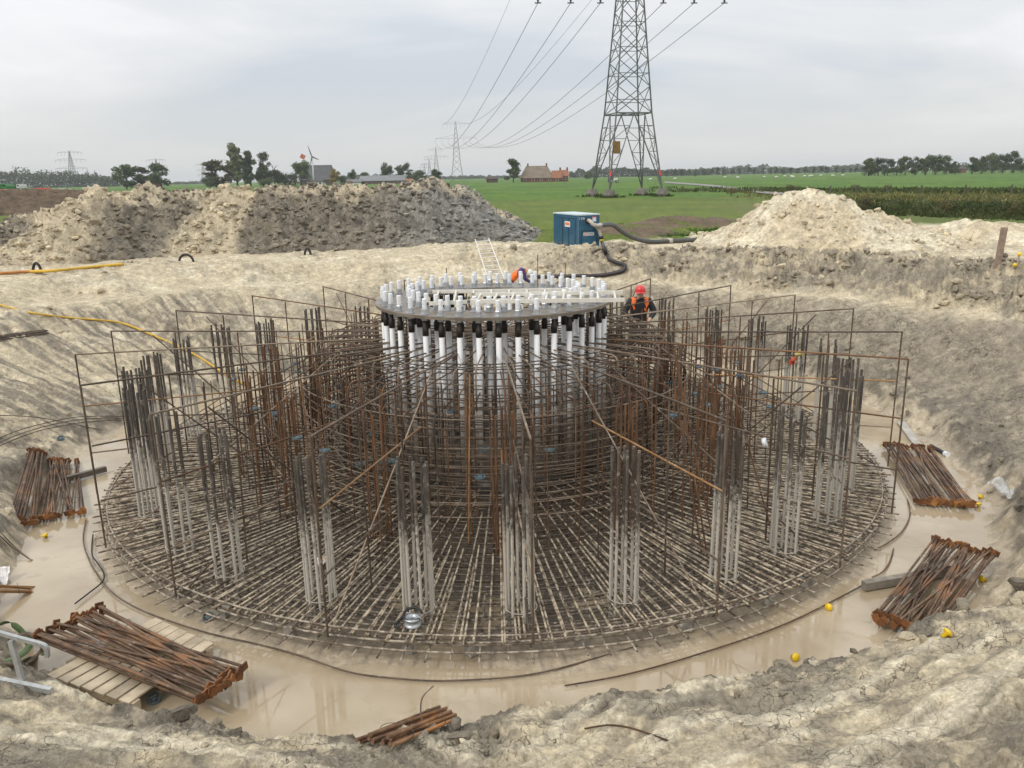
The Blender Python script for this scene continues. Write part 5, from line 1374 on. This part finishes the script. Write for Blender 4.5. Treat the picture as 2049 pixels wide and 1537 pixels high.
def house(name, label, px0, px1, y_eave, y_ridge, Y, depth, wall_m, roof_m, hip=0.0, chimney=None, windows=0, gable_first=False):
    a, b = at_y(px0, 355, Y), at_y(px1, 355, Y); w = b.x - a.x; cx = (a.x + b.x) / 2
    ez = at_y((px0 + px1) / 2, y_eave, Y).z; rz = at_y((px0 + px1) / 2, y_ridge, Y).z
    t = thing(name, label, 'building', (cx, Y, FIELD))
    wl = MB(); wl.box((cx, Y + depth / 2, (FIELD - .5 + ez) / 2), (w * .97, depth, ez - FIELD + .5)); wl.build('wall', wall_m, t)
    hw, o = w / 2, 0.35; x0, x1 = cx - hw - o, cx + hw + o; y0, y1 = Y - o, Y + depth + o; hx = w * hip; ym = Y + depth / 2
    v = [(x0, y0, ez), (x1, y0, ez), (x1, y1, ez), (x0, y1, ez), (x0 + hx + (0 if hip else 0), ym, rz), (x1 - hx, ym, rz)]
    v += [(p[0], p[1], p[2] - 0.25) for p in v[:4]]
    rf = MB(); rf.mesh(v, [(0, 1, 5, 4), (2, 3, 4, 5), (1, 2, 5), (3, 0, 4), (6, 7, 1, 0), (7, 8, 2, 1), (8, 9, 3, 2), (9, 6, 0, 3), (9, 8, 7, 6)]); ro = rf.build('roof', roof_m, t)
    if chimney:
        for cxp in chimney:
            c = at_y(cxp, y_ridge, Y); MB().box((c.x, ym, rz + 0.3), (0.8, 0.8, 1.8)).build('chimney', M_BRICK, ro)
    for k in range(windows):
        x = cx - hw + w * (k + .5) / windows
        wf = MB(); wf.box((x, Y - 0.03, FIELD + (ez - FIELD) * .55), (min(1.4, w / windows * .5), 0.12, min(1.5, (ez - FIELD) * .5))); wo_ = wf.build('window', M_WALLW, t)
        MB().box((x, Y - 0.10, FIELD + (ez - FIELD) * .55), (min(1.1, w / windows * .4), 0.06, min(1.2, (ez - FIELD) * .4))).build('pane', M_GLASS, wo_)
    return t
house('farmhouse', 'large farmhouse with a hipped thatched roof left of the pylon', 1042, 1108, 356, 331.5, 400, 16, M_BRICK, M_THATCH, 0.2, (1057, 1095), 4)
house('farm_wing', 'low orange-tiled wing joined to the thatched farmhouse', 1106, 1124, 356, 341, 399, 7, M_BRICK, M_TILE, 0.0, None, 1)
house('farm_annex', 'brick house with orange roof at the right of the thatched farmhouse', 1121, 1137, 352, 340, 401, 8, M_BRICK, M_TILE, 0.0, (1122, 1136), 1)
house('small_shed', 'small dark wooden shed in the meadow left of the farmhouse', 973, 996, 358, 353, 420, 6, M_SHED, M_BROOF, 0.08)
house('barn', 'big dark grey steep-roofed barn behind the small wind turbine', 598, 660, 360, 330, 470, 18, M_SHED, M_GROOF, 0.04)
house('white_annex', 'low white house under the small wind turbine', 613, 645, 363, 358, 452, 6, M_WALLW, M_GROOF, 0.0, None, 3)
house('long_shed', 'long low shed with grey sheet roof in the middle distance', 718, 809, 361.5, 351, 480, 14, M_SHED, M_LGROOF, 0.0)
house('low_stable', 'low pale stable left of the long shed', 690, 722, 364, 359, 478, 8, M_WALLW, M_LGROOF, 0.0)
house('orange_hut', 'tiny hut with orange roof right of the long shed', 812, 826, 361, 358, 470, 5, M_SHED, M_TILE, 0.0)
house('house', 'brown-roofed house between the two left trees', 277, 309, 366, 352, 436, 9, M_BRICK, M_BROOF, 0.2, None, 3)
house('far_house', 'distant house with red brick wall between the two right woods', 1912, 1932, 338, 333, 520, 8, M_BRICK, M_BROOF, 0.1)
# small farm wind turbine
Yw = 440
tw = thing('small_wind_turbine', 'small white farm wind turbine with orange tail vane before the barn', 'wind turbine', at_y(628, 367, Yw))
hub = at_y(625, 314, Yw); bt = at_y(628, 369, Yw)
M_TW = plain('turbine white', (0.62, 0.62, 0.60), 0.5, 0.1, 1, bumps=0)
MB().tube([bt, hub], [0.55, 0.22], 8).build('tower', M_TW, tw, True)
hb_ = hub + Vector((0, -1.0, 0)); nac = MB(); nac.tube([hub + Vector((0, .8, 0)), hb_], [0.4, 0.3], 8); nac.build('nacelle', M_GROOF, tw, True)
for dx, dy in ((-6.5, 21), (13, -5.5), (-4, -15)):
    e_ = hb_ + Vector((dx * Yw / FPX, 0, dy * Yw / FPX))
    MB().tube([hb_, hb_.lerp(e_, .3), e_], [0.22, 0.36, 0.12], 6).build('blade', M_GROOF, tw, True)
tv = hub + Vector((-18.5 * Yw / FPX, 0, .2)); MB().tube([hub, tv], 0.09, 5).build('tail_boom', M_TW, tw)
MB().box(tv, (2.5, 0.12, 2.3), Matrix.Rotation(.5, 3, 'Y')).build('tail_vane', plain('orange vane', (0.50, 0.12, 0.05), 0.6, 0.2, 1), tw)

# ------------------------------------------------------------------ power lines
M_STEEL = plain('pylon steel', (0.145, 0.155, 0.15), 0.6, 0.3, 0.7, metal=0.2, rnd=0.25, bumps=0)
M_STEELF = plain('far pylon steel', (0.20, 0.21, 0.21), 0.7, 0.2, 0.3, rnd=0.1, bumps=0)
M_PCONC = plain('footing concrete', (0.20, 0.18, 0.155), 0.9, 0.35, 2)
PC = at_z(1253, 392.5, FIELD); PC.y = 108.0; PC.x = at_y(1253, 392, 108.0).x
rotp = math.radians(12)
py_t = thing('lattice_pylon', 'tall steel lattice pylon standing on four concrete footings in the meadow', 'pylon', (PC.x, PC.y, FIELD))
# half widths at heights above the field (waist, body)
HB, HW_, HT = 3.55, 2.35, 1.05           # half width: base, at the portal beam, at the crossarm
ZB, ZW, ZT, ZTOP = 0.9, 10.3, 27.5, 39.5
def hw_at(z): return float(np.interp(z, [ZB, ZW, ZT, ZTOP], [HB, HW_, HT, 0.25]))
def pcorner(k, z, w=None):
    w = hw_at(z) if w is None else w
    sx, sy = ((-1, -1), (1, -1), (1, 1), (-1, 1))[k % 4]
    v = Matrix.Rotation(rotp, 3, 'Z') @ Vector((sx * w, sy * w, 0))
    return Vector((PC.x + v.x, PC.y + v.y, FIELD + z))
def member(name, p, q, r=0.055): return bar(name, p, q, r, M_STEEL, py_t, 4)
for k in range(4):
    ft = pcorner(k, 0); fb = MB(); fb.lathe([(0.85, -0.5), (0.85, 0.25), (0.7, 0.75), (0.62, 0.95)], 8, ft); fb.build('footing', M_PCONC, py_t)
    for z0, z1 in ((ZB, ZW), (ZW, ZT), (ZT, ZTOP)): member('leg', pcorner(k, z0), pcorner(k, z1), 0.105 if z0 < ZT else 0.07)
    a, b = pcorner(k, ZW), pcorner(k + 1, ZW); mid = (a + b) / 2
    member('portal_beam', a, b, 0.075)
    # portal legs with their lacing
    for e in (k, k + 1):
        c = pcorner(e, ZB); member('portal_leg', c, mid, 0.08)
        n_ = 6
        for j in range(1, n_):
            f = j / n_; p = pcorner(e, ZB + (ZW - ZB) * f); q = c.lerp(mid, f)
            member('lacing', p, q, 0.04)
            f2 = (j - 1) / n_ if j > 1 else 0.06
            member('lacing', c.lerp(mid, f) if j % 2 else p, pcorner(e, ZB + (ZW - ZB) * f2) if j % 2 else c.lerp(mid, f2), 0.04)
    z = ZW; n_pan = 6; zs_ = [ZW + (ZT - ZW) * (1 - (1 - j / n_pan) ** 1.12) for j in range(n_pan + 1)]
    for j in range(n_pan):
        member('brace', pcorner(k, zs_[j]), pcorner(k + 1, zs_[j + 1]), 0.055); member('brace', pcorner(k + 1, zs_[j]), pcorner(k, zs_[j + 1]), 0.055)
        zm = (zs_[j] + zs_[j + 1]) / 2; member('horizontal', pcorner(k, zm), pcorner(k + 1, zm), 0.042)
    zs2 = np.linspace(ZT, ZTOP, 6)
    for j in range(5): member('brace', pcorner(k, zs2[j]), pcorner(k + 1, zs2[j + 1]), 0.05)
member('portal_tie', pcorner(0, ZW), pcorner(2, ZW), 0.06); member('portal_tie', pcorner(1, ZW), pcorner(3, ZW), 0.06)
sgp = MB(); c_ = pcorner(0, 6.1); sgp.box(c_ + Vector((.45, -.15, 0)), (0.85, 0.06, 1.5), Matrix.Rotation(rotp, 3, 'Z')); sgp.build('warning_board', plain('ochre board', (0.25, 0.14, 0.03), 0.7, 0.3, 2), py_t)
for k, dz in ((0, 2.6), (1, 2.6)):
    MB().tube([pcorner(k, dz), pcorner(k, dz + .7)], 0.13, 6).build('marker_band', M_SRED, py_t)
armv = Matrix.Rotation(rotp, 3, 'Z') @ Vector((1, 0, 0))
AZ = 25.4; ctr = Vector((PC.x, PC.y, FIELD))
INS = []
for s in (-1, 1):
    tip = ctr + armv * (13.6 * s) + Vector((0, 0, AZ))
    for k in (0, 3) if s < 0 else (1, 2):
        member('crossarm', pcorner(k, AZ), tip, 0.08); member('crossarm', pcorner(k, AZ + 2.6), tip, 0.07)
    tip2 = ctr + armv * (8.0 * s) + Vector((0, 0, ZTOP - 1))
    for k in (0, 3) if s < 0 else (1, 2): member('top_arm', pcorner(k, ZTOP - 1), tip2, 0.06)
    member('top_arm', ctr + Vector((0, 0, ZTOP)), tip2, 0.06)
for px in (1075, 1140, 1200, 1330, 1395, 1460):
    off = (at_y(px, 8, PC.y).x - PC.x) / armv.x
    e = ctr + armv * off; e.z = at_y(px, 6, e.y).z
    top_ = Vector((e.x, e.y, FIELD + AZ))
    MB().tube([top_, e], 0.10, 6).build('insulator', M_GROOF, py_t)
    for k in range(8): 
        c = top_.lerp(e, .25 + k * .09); MB().lathe([(0.11, -.03), (.20, 0), (.11, .03)], 8, c).build('insulator_disc', M_GROOF, py_t)
    MB().beam(e + Vector((-.4, 0, 0)), e + Vector((.4, 0, 0)), .12, .12).build('clamp', M_GROOF, py_t)
    INS.append((px, e, off))
def far_pylon(label, px, ytop, Y, arms, basew=8.0, tz=None, r=0.10):
    g = at_y(px, 355, Y); T = at_y(px, ytop, Y).z
    t = thing('distant_pylon', label, 'pylon', (g.x, Y, FIELD)); H = T - FIELD
    def cn(k, f): 
        w = np.interp(f, [0, .28, .7, 1], [basew / 2, basew * .29, basew * .14, .25]); sx, sy = ((-1, -1), (1, -1), (1, 1), (-1, 1))[k % 4]
        return Vector((g.x + sx * w, Y + sy * w, FIELD + H * f))
    for k in range(4):
        b = MB(); b.tube([cn(k, 0), cn(k, .28), cn(k, .7), cn(k, 1)], r, 4); b.build('leg', M_STEELF, t)
    b = MB(); lv = [0, .14, .28, .38, .47, .55, .62, .69, .76, .84, .92, 1]
    for k in range(4):
        for f0, f1 in zip(lv[:-1], lv[1:]):
            b.tube([cn(k, f0), cn(k + 1, f1)], r * .6, 3); b.tube([cn(k + 1, f0), cn(k, f1)], r * .6, 3)
    b.build('bracing', M_STEELF, t)
    tips = []
    for yp, hwp in arms:
        az_ = at_y(px, yp, Y).z; hw_ = hwp * Y / FPX; f = (az_ - FIELD) / H
        for s in (-1, 1):
            tip = Vector((g.x + s * hw_, Y, az_)); b = MB()
            b.tube([cn(0 if s < 0 else 1, f), tip], r * .8, 4); b.tube([cn(0 if s < 0 else 1, min(f + .055, 1)), tip], r * .6, 3)
            b.build('crossarm', M_STEELF, t)
            for q in (0.38, .68, 1.0):
                p = Vector((g.x + s * hw_ * q, Y, az_)); b2 = MB(); b2.tube([p, p - Vector((0, 0, 3.0))], r * .6, 4); b2.build('insulator', M_STEELF, t); tips.append(p - Vector((0, 0, 3.0)))
    return t, tips
fp, tips2 = far_pylon('nearest of the distant pylons in the line, left of the farmhouse', 915, 243, 560, [(277, 40), (248, 24)], 9.0)
far_pylon('second distant pylon seen left of the nearest distant one', 874, 295, 960, [(314, 23), (299, 13)], 9.0, r=.16)
far_pylon('third small pylon in the receding line', 860, 317, 1350, [(328, 15), (319, 9)], 9.0, r=.2)
far_pylon('fourth tiny pylon at the end of the receding line', 850, 327, 1750, [(335, 11), (329, 7)], 9.0, r=.24)
far_pylon('three-armed pylon on the left horizon', 146, 302, 900, [(337, 31), (320, 29), (305, 23)], 11, r=.2)
far_pylon('pylon top showing over the left trees', 316, 318, 1000, [(345, 20), (332, 20), (320, 18)], 11, r=.2)
far_pylon('faint pylon left of the farm tree group', 408, 327, 1300, [(350, 12), (340, 12), (329, 12)], 11, r=.22)
far_pylon('thin pylon mast right of the three-armed pylon', 176, 340, 1300, [(345, 5), (352, 5)], 5, r=.2)
far_pylon('thin pylon mast further right on the left horizon', 191, 341, 1350, [(347, 5), (353, 5)], 5, r=.2)
# conductors from the near pylon to the nearest distant one, and on over the camera's right
M_WIRE = plain('conductor', (0.10, 0.10, 0.105), 0.5, 0.1, 1, metal=0.3, bumps=0)
def wire(label, p, q, sag, r=0.035, n=40):
    pts = [p.lerp(q, i / n) - Vector((0, 0, sag * 4 * (i / n) * (1 - i / n))) for i in range(n + 1)]
    return tag(MB().tube(pts, [r + (0.09 - r) * min(1, max(0, (v.y - 110) / 450)) for v in pts], 4).build('power_line', M_WIRE, None, True), label, 'cable')
lower = sorted(tips2[:6], key=lambda v: v.x)
for (px, e, off), q, nm in zip(INS, lower, ('leftmost', 'second from left', 'third from left', 'fourth from left', 'fifth from left', 'rightmost')):
    wire(f'{nm} of the six sagging conductors between the pylons', e, q, 9.0)
for s, nm in ((-1, 'left'), (1, 'right')):
    wire(f'{nm} thin earth wire from the pylon top into the distance', ctr + armv * (8.0 * s) + Vector((0, 0, ZTOP - 1)), Vector((fp.location.x + s * 8, 560, at_y(915, 248, 560).z)), 6.0, 0.018)

# ------------------------------------------------------------------ meadow things
# rough growth along the ditch, round the footings, edges of the trench spoil
def tufts(name, P, hgt, m, seed, per=7, spread=0.25, wid=0.05):
    rng = np.random.default_rng(seed); n = len(P) * per
    c = np.repeat(P, per, 0) + np.concatenate([rng.normal(0, spread, (n, 2)), np.zeros((n, 1))], 1)
    h = np.repeat(hgt, per) * rng.uniform(.5, 1.2, n); a = rng.uniform(0, 6.28, n)
    d = np.stack([np.cos(a), np.sin(a), np.zeros(n)], 1); ln = rng.normal(0, .3, (n, 2)) * h[:, None]
    w = wid * rng.uniform(.6, 1.5, (n, 1))
    tip = c + np.concatenate([ln, h[:, None]], 1); mid = c + np.concatenate([ln * .35, h[:, None] * .6], 1)
    V = np.stack([c - d * w, c + d * w, mid + d * w * .8, tip], 1); V2 = np.stack([c - d * w, mid + d * w * .8, tip, mid - d * w * .8], 1)
    V = np.concatenate([V, V2]).reshape(-1, 3)
    return tag(add(name, np_mesh(name, V, np.arange(len(V)).reshape(-1, 4), m, smooth=False)), kind='stuff')
L_REED = leaf_mat('dry reed', (0.11, 0.115, 0.035), (0.22, 0.20, 0.08)); L_ROUGH = leaf_mat('rough grass', (0.05, 0.075, 0.02), (0.115, 0.13, 0.045)); L_LUSH = leaf_mat('lush grass', (0.05, 0.115, 0.014), (0.085, 0.17, 0.025))
rng = np.random.default_rng(5)
def band(n, pxs, pys, jit):
    out = []
    for i in range(n):
        f = rng.random() ** 0.62; px = pxs[0] + (pxs[1] - pxs[0]) * f; py = np.interp(f, [0, 1], pys) + rng.uniform(-jit, jit)
        g = at_z(px, py, FIELD); out.append((g.x, g.y, FIELD - 0.02))
    return np.array(out)
P = band(800, (1450, 2120), (390, 402), 9); tufts('ditch_reeds', P, rng.uniform(.15, .4, len(P)) * (1 + .8 * fbm(P[:, 0] * .35, P[:, 1] * .2, 3, .6, 8).clip(-.7, 1.2)), L_REED, 61, 8, .35, .07)
P = band(1000, (1560, 2120), (406, 424), 13); tufts('ditch_growth', P, rng.uniform(.12, .32, len(P)) * (1 + .8 * fbm(P[:, 0] * .4, P[:, 1] * .25, 3, .6, 9).clip(-.7, 1.2)), L_ROUGH, 62, 9, .35, .07)
P = band(450, (1600, 2120), (418, 436), 8); tufts('ditch_bushes', P, rng.uniform(.1, .28, len(P)), L_ROUGH, 66, 9, .3, .09)
P = band(900, (1300, 2120), (380, 386), 4); tufts('ditch_edge', P, rng.uniform(.25, .6, len(P)), L_ROUGH, 63, 8, .6, .09)
P = band(1500, (1230, 1520), (462, 470), 12); tufts('rough_sward', P, rng.uniform(.08, .22, len(P)), L_LUSH, 64, 10, .2, .03)
P = np.concatenate([np.stack([pcorner(k, 0).x + rng.normal(0, .75, 34), pcorner(k, 0).y + rng.normal(-.5, .6, 34), np.full(34, FIELD)], 1) for k in range(4)]); tufts('footing_weeds', P, rng.uniform(.15, .5, len(P)), L_ROUGH, 65, 7, .15, .06)
for px, w, lb in ((1465, 46, 'bushy shrub beside the meadow road'), (1585, 34, 'small shrub at the left of the ditch'), (1712, 24, 'low shrub by the fence behind the sand heap'), (1778, 20, 'low shrub under the second fence post')):
    yb = 392 if px < 1500 else 386
    g = at_z(px, yb, FIELD); tree(px, yb - 18, w, g.y, 'bush', L_RUSTY, lb, None, 70, 'shrub', 'shrub', 700)
for i, px in enumerate((1690, 1735, 1790, 1850, 1895, 1950, 1995, 2045)):
    yb = 417 + (px - 1690) * .035 + (i * 7 % 5)
    g = at_z(px, yb, FIELD); tree(px, yb - 13 - (i * 5 % 7), 34 + (i * 11 % 17), g.y, 'bush', (L_MID, L_RUSTY, L_MID)[i % 3], f'{ORD[i]} rounded shrub from the left along the ditch at the right', None, 72 + i % 3, 'shrub', 'shrub', 900)
M_POST = plain('weathered post', (0.10, 0.085, 0.07), 0.9, 0.3, 4)
for px, nm in ((1618, 'first'), (1661, 'second'), (1712, 'third'), (1774, 'fourth'), (1843, 'fifth'), (1931, 'sixth'), (2023, 'seventh')):
    g = at_z(px, 389, FIELD); b = MB(); b.lathe([(0.10, -0.3), (0.10, 0.9), (0.07, 1.05), (0.02, 1.08)], 7, g); tag(b.build('fence_post', M_POST), f'{nm} weathered fence post from the left along the ditch', 'fence post', 'fence posts along the ditch')
# meadow road
M_ROAD = plain('pale gravel road', (0.30, 0.28, 0.25), 0.9, 0.2, 2)
rd = [(1330, 366, 363), (1400, 371, 368), (1440, 375, 371), (1490, 382.5, 378), (1540, 388, 383.5), (1600, 391, 387)]
vs = []
for px, y1, y0 in rd: vs += [at_z(px, y1, FIELD + .10), at_z(px, y0, FIELD + .10)]
rb = MB(); rb.mesh(vs, [(2 * i, 2 * i + 2, 2 * i + 3, 2 * i + 1) for i in range(len(rd) - 1)]); tag(rb.build('road', M_ROAD), kind='structure')
# grazing sheep
M_WOOL = plain('sheep wool', (0.66, 0.63, 0.56), 0.95, 0.15, 6, rnd=.05); M_SHF = plain('sheep face', (0.45, 0.42, 0.37), 0.9, 0.2, 8)
def sheep_mesh():
    b = MB(); Rx = Matrix.Rotation(math.radians(90), 3, 'Y')
    b.lathe([(0.02, -.55), (.20, -.50), (.29, -.32), (.31, 0), (.29, .28), (.20, .46), (.05, .53)], 12, (0, 0, .62), Rx)
    b.tube([(0.45, 0, .70), (.62, 0, .62), (.74, 0, .40)], [.15, .12, .09], 8)
    b.cur = 1
    b.tube([(.72, 0, .44), (.80, 0, .28), (.84, 0, .16)], [.09, .075, .045], 8)
    for s in (-1, 1): b.tube([(.72, .06 * s, .48), (.70, .17 * s, .46)], [.03, .012], 5)
    for x, y in ((-.34, -.14), (-.34, .14), (.30, -.14), (.30, .14)):
        b.tube([(x, y, .45), (x + (.03 if x < 0 else 0), y, .24), (x, y, 0)], [.07, .045, .04], 6)
    b.tube([(-.52, 0, .68), (-.60, 0, .50)], [.05, .03], 5)
    return b.data('sheep', [M_WOOL, M_SHF], True)
sm_ = sheep_mesh()
SHP = [(1451, 357), (1476, 358), (1529, 357), (1553, 357.5), (1570, 355.5), (1583, 355), (1587, 357), (1610, 355.5), (1620, 355.5), (1625, 354), (1643, 353.8), (1666, 354.5), (1686, 353.5), (1351, 360.5), (1200 + 102, 362)]
for i, (px, py) in enumerate(SHP):
    g = at_z(px, py, FIELD)
    tag(add('sheep', sm_, None, Matrix.Translation((g.x, g.y, FIELD)) @ Matrix.Rotation(RNG.choice((0.2, 3.0, 2.6, -.3, 0.1)), 4, 'Z') @ Matrix.Scale(1.15, 4)), f'{ORD[sorted(SHP).index((px, py))]} white sheep from the left on the far meadow', 'sheep', 'sheep on the far meadow')
# tractor with lamp on the meadow track
def wheels(t, pts, r, w):
    for p in pts:
        o = MB().tube([Vector(p) - Vector((0, w / 2, 0)), Vector(p) + Vector((0, w / 2, 0))], r, 14).build('wheel', M_BLACK, t); MB().tube([Vector(p) - Vector((0, w / 2 + .02, 0)), Vector(p) + Vector((0, w / 2 + .02, 0))], r * .5, 10).build('rim', M_NUT, o)
g = at_z(1228, 366, FIELD); tr_ = thing('tractor', 'small pale tractor on the track behind the pylon', 'tractor', g)
MB().box(g + Vector((.3, 0, 1.3)), (2.2, 1.2, .8)).build('bonnet', M_WALLW, tr_); cbn = MB(); cbn.box(g + Vector((-1.2, 0, 2.1)), (1.4, 1.5, 1.7)); cbo = cbn.build('cab', M_GROOF, tr_); MB().box(g + Vector((-1.2, -.78, 2.3)), (1.0, .06, .9)).build('window', M_GLASS, cbo)
wheels(tr_, [g + Vector((-1.2, -.9, .8)), g + Vector((-1.2, .9, .8))], .8, .5); wheels(tr_, [g + Vector((1.1, -.8, .5)), g + Vector((1.1, .8, .5))], .5, .35)
# left edge: truck, barriers, cabin
def vehicle(label, px0, px1, ytop, ybot, Y, body_m, cab_m, flip=1):
    a, b = at_y(px0, ybot, Y), at_y(px1, ybot, Y); z0 = b.z; h = at_y(px1, ytop, Y).z - z0; w = b.x - a.x; c = Vector(((a.x + b.x) / 2, Y, z0))
    t = thing('truck', label, 'truck', c)
    bd = MB(); bd.box(c + Vector((-w * .1 * flip, 0, h * .62)), (w * .74, 2.4, h * .62)); bd.build('load_body', body_m, t)
    cbm = MB(); x = c.x + flip * w * .38; cbm.prism([(x - w * .1, z0 + h * .25), (x + w * .1, z0 + h * .25), (x + w * .1, z0 + h * .55), (x + w * .06, z0 + h * .85), (x - w * .1, z0 + h * .88)], -1.15, 1.15)
    cbm.v = [(v[0], Y + v[2], v[1]) for v in cbm.v]; cb2 = cbm.build('cab', cab_m, t); MB().box((x + w * .02, Y - 1.17, z0 + h * .68), (w * .1, .05, h * .18)).build('window', M_GLASS, cb2)
    MB().box(c + Vector((0, 0, h * .27)), (w * .9, 1.6, h * .1)).build('chassis', M_GROOF, t)
    wheels(t, [c + Vector((f * w, s, h * .14)) for f in (-.35, -.22, .33) for s in (-1.1, 1.1)], h * .15, .35)
    return t
M_GRN = plain('green truck', (0.03, 0.17, 0.035), 0.5, 0.2, 1); M_CON2 = plain('white board', (0.62, 0.60, 0.56), 0.7, 0.1, 1)
vehicle('green loaded truck standing at the far left edge', -40, 24, 366, 381, 128, M_GRN, M_GRN)
vehicle('grey and white truck right of the green one', 20, 48, 367, 380, 134, M_GROOF, M_WALLW)
for px0, px1, y0, y1, m, lb in ((62, 98, 376.5, 380, M_SRED, 'long red pipe stack on the left horizon'), (-30, 46, 379, 384, M_SRED, 'red barrier below the green truck'), (100, 142, 378, 382, M_CON2, 'white road plates right of the red stack')):
    a, b = at_y(px0, y1, 120), at_y(px1, y1, 120); h = at_y(px0, y0, 120).z - a.z
    t = thing('site_stack', lb, 'stack', a)
    for k in range(3):
        MB().beam(a + Vector((0, .5 * k, h * .25)), b + Vector((0, .5 * k, h * .25)), .45, h * .45).build('lower_piece', m, t)
        MB().beam(a + Vector((.4, .5 * k, h * .75)), b + Vector((-.4, .5 * k, h * .75)), .4, h * .42).build('upper_piece', m, t)
    for f in (.15, .85): MB().beam(a.lerp(b, f) - Vector((0, .3, h * .1)), a.lerp(b, f) + Vector((0, 1.4, -h * .1)), .12, 4.0 * h if False else .2).build('bearer', M_GROOF, t)

# ------------------------------------------------------------------ the air
hzb = MB(); hzb.box((0, 0, 24), (10200, 10200, 54))
m_h = bpy.data.materials.new('haze'); m_h.use_nodes = True
th_ = m_h.node_tree; th_.nodes.clear()
vo = th_.nodes.new('ShaderNodeVolumePrincipled'); vo.inputs['Color'].default_value = (0.86, 0.89, 0.93, 1); vo.inputs['Density'].default_value = 0.00018; vo.inputs['Anisotropy'].default_value = 0.0
oh = th_.nodes.new('ShaderNodeOutputMaterial'); th_.links.new(vo.outputs[0], oh.inputs['Volume'])
tag(hzb.build('haze', m_h), kind='stuff')
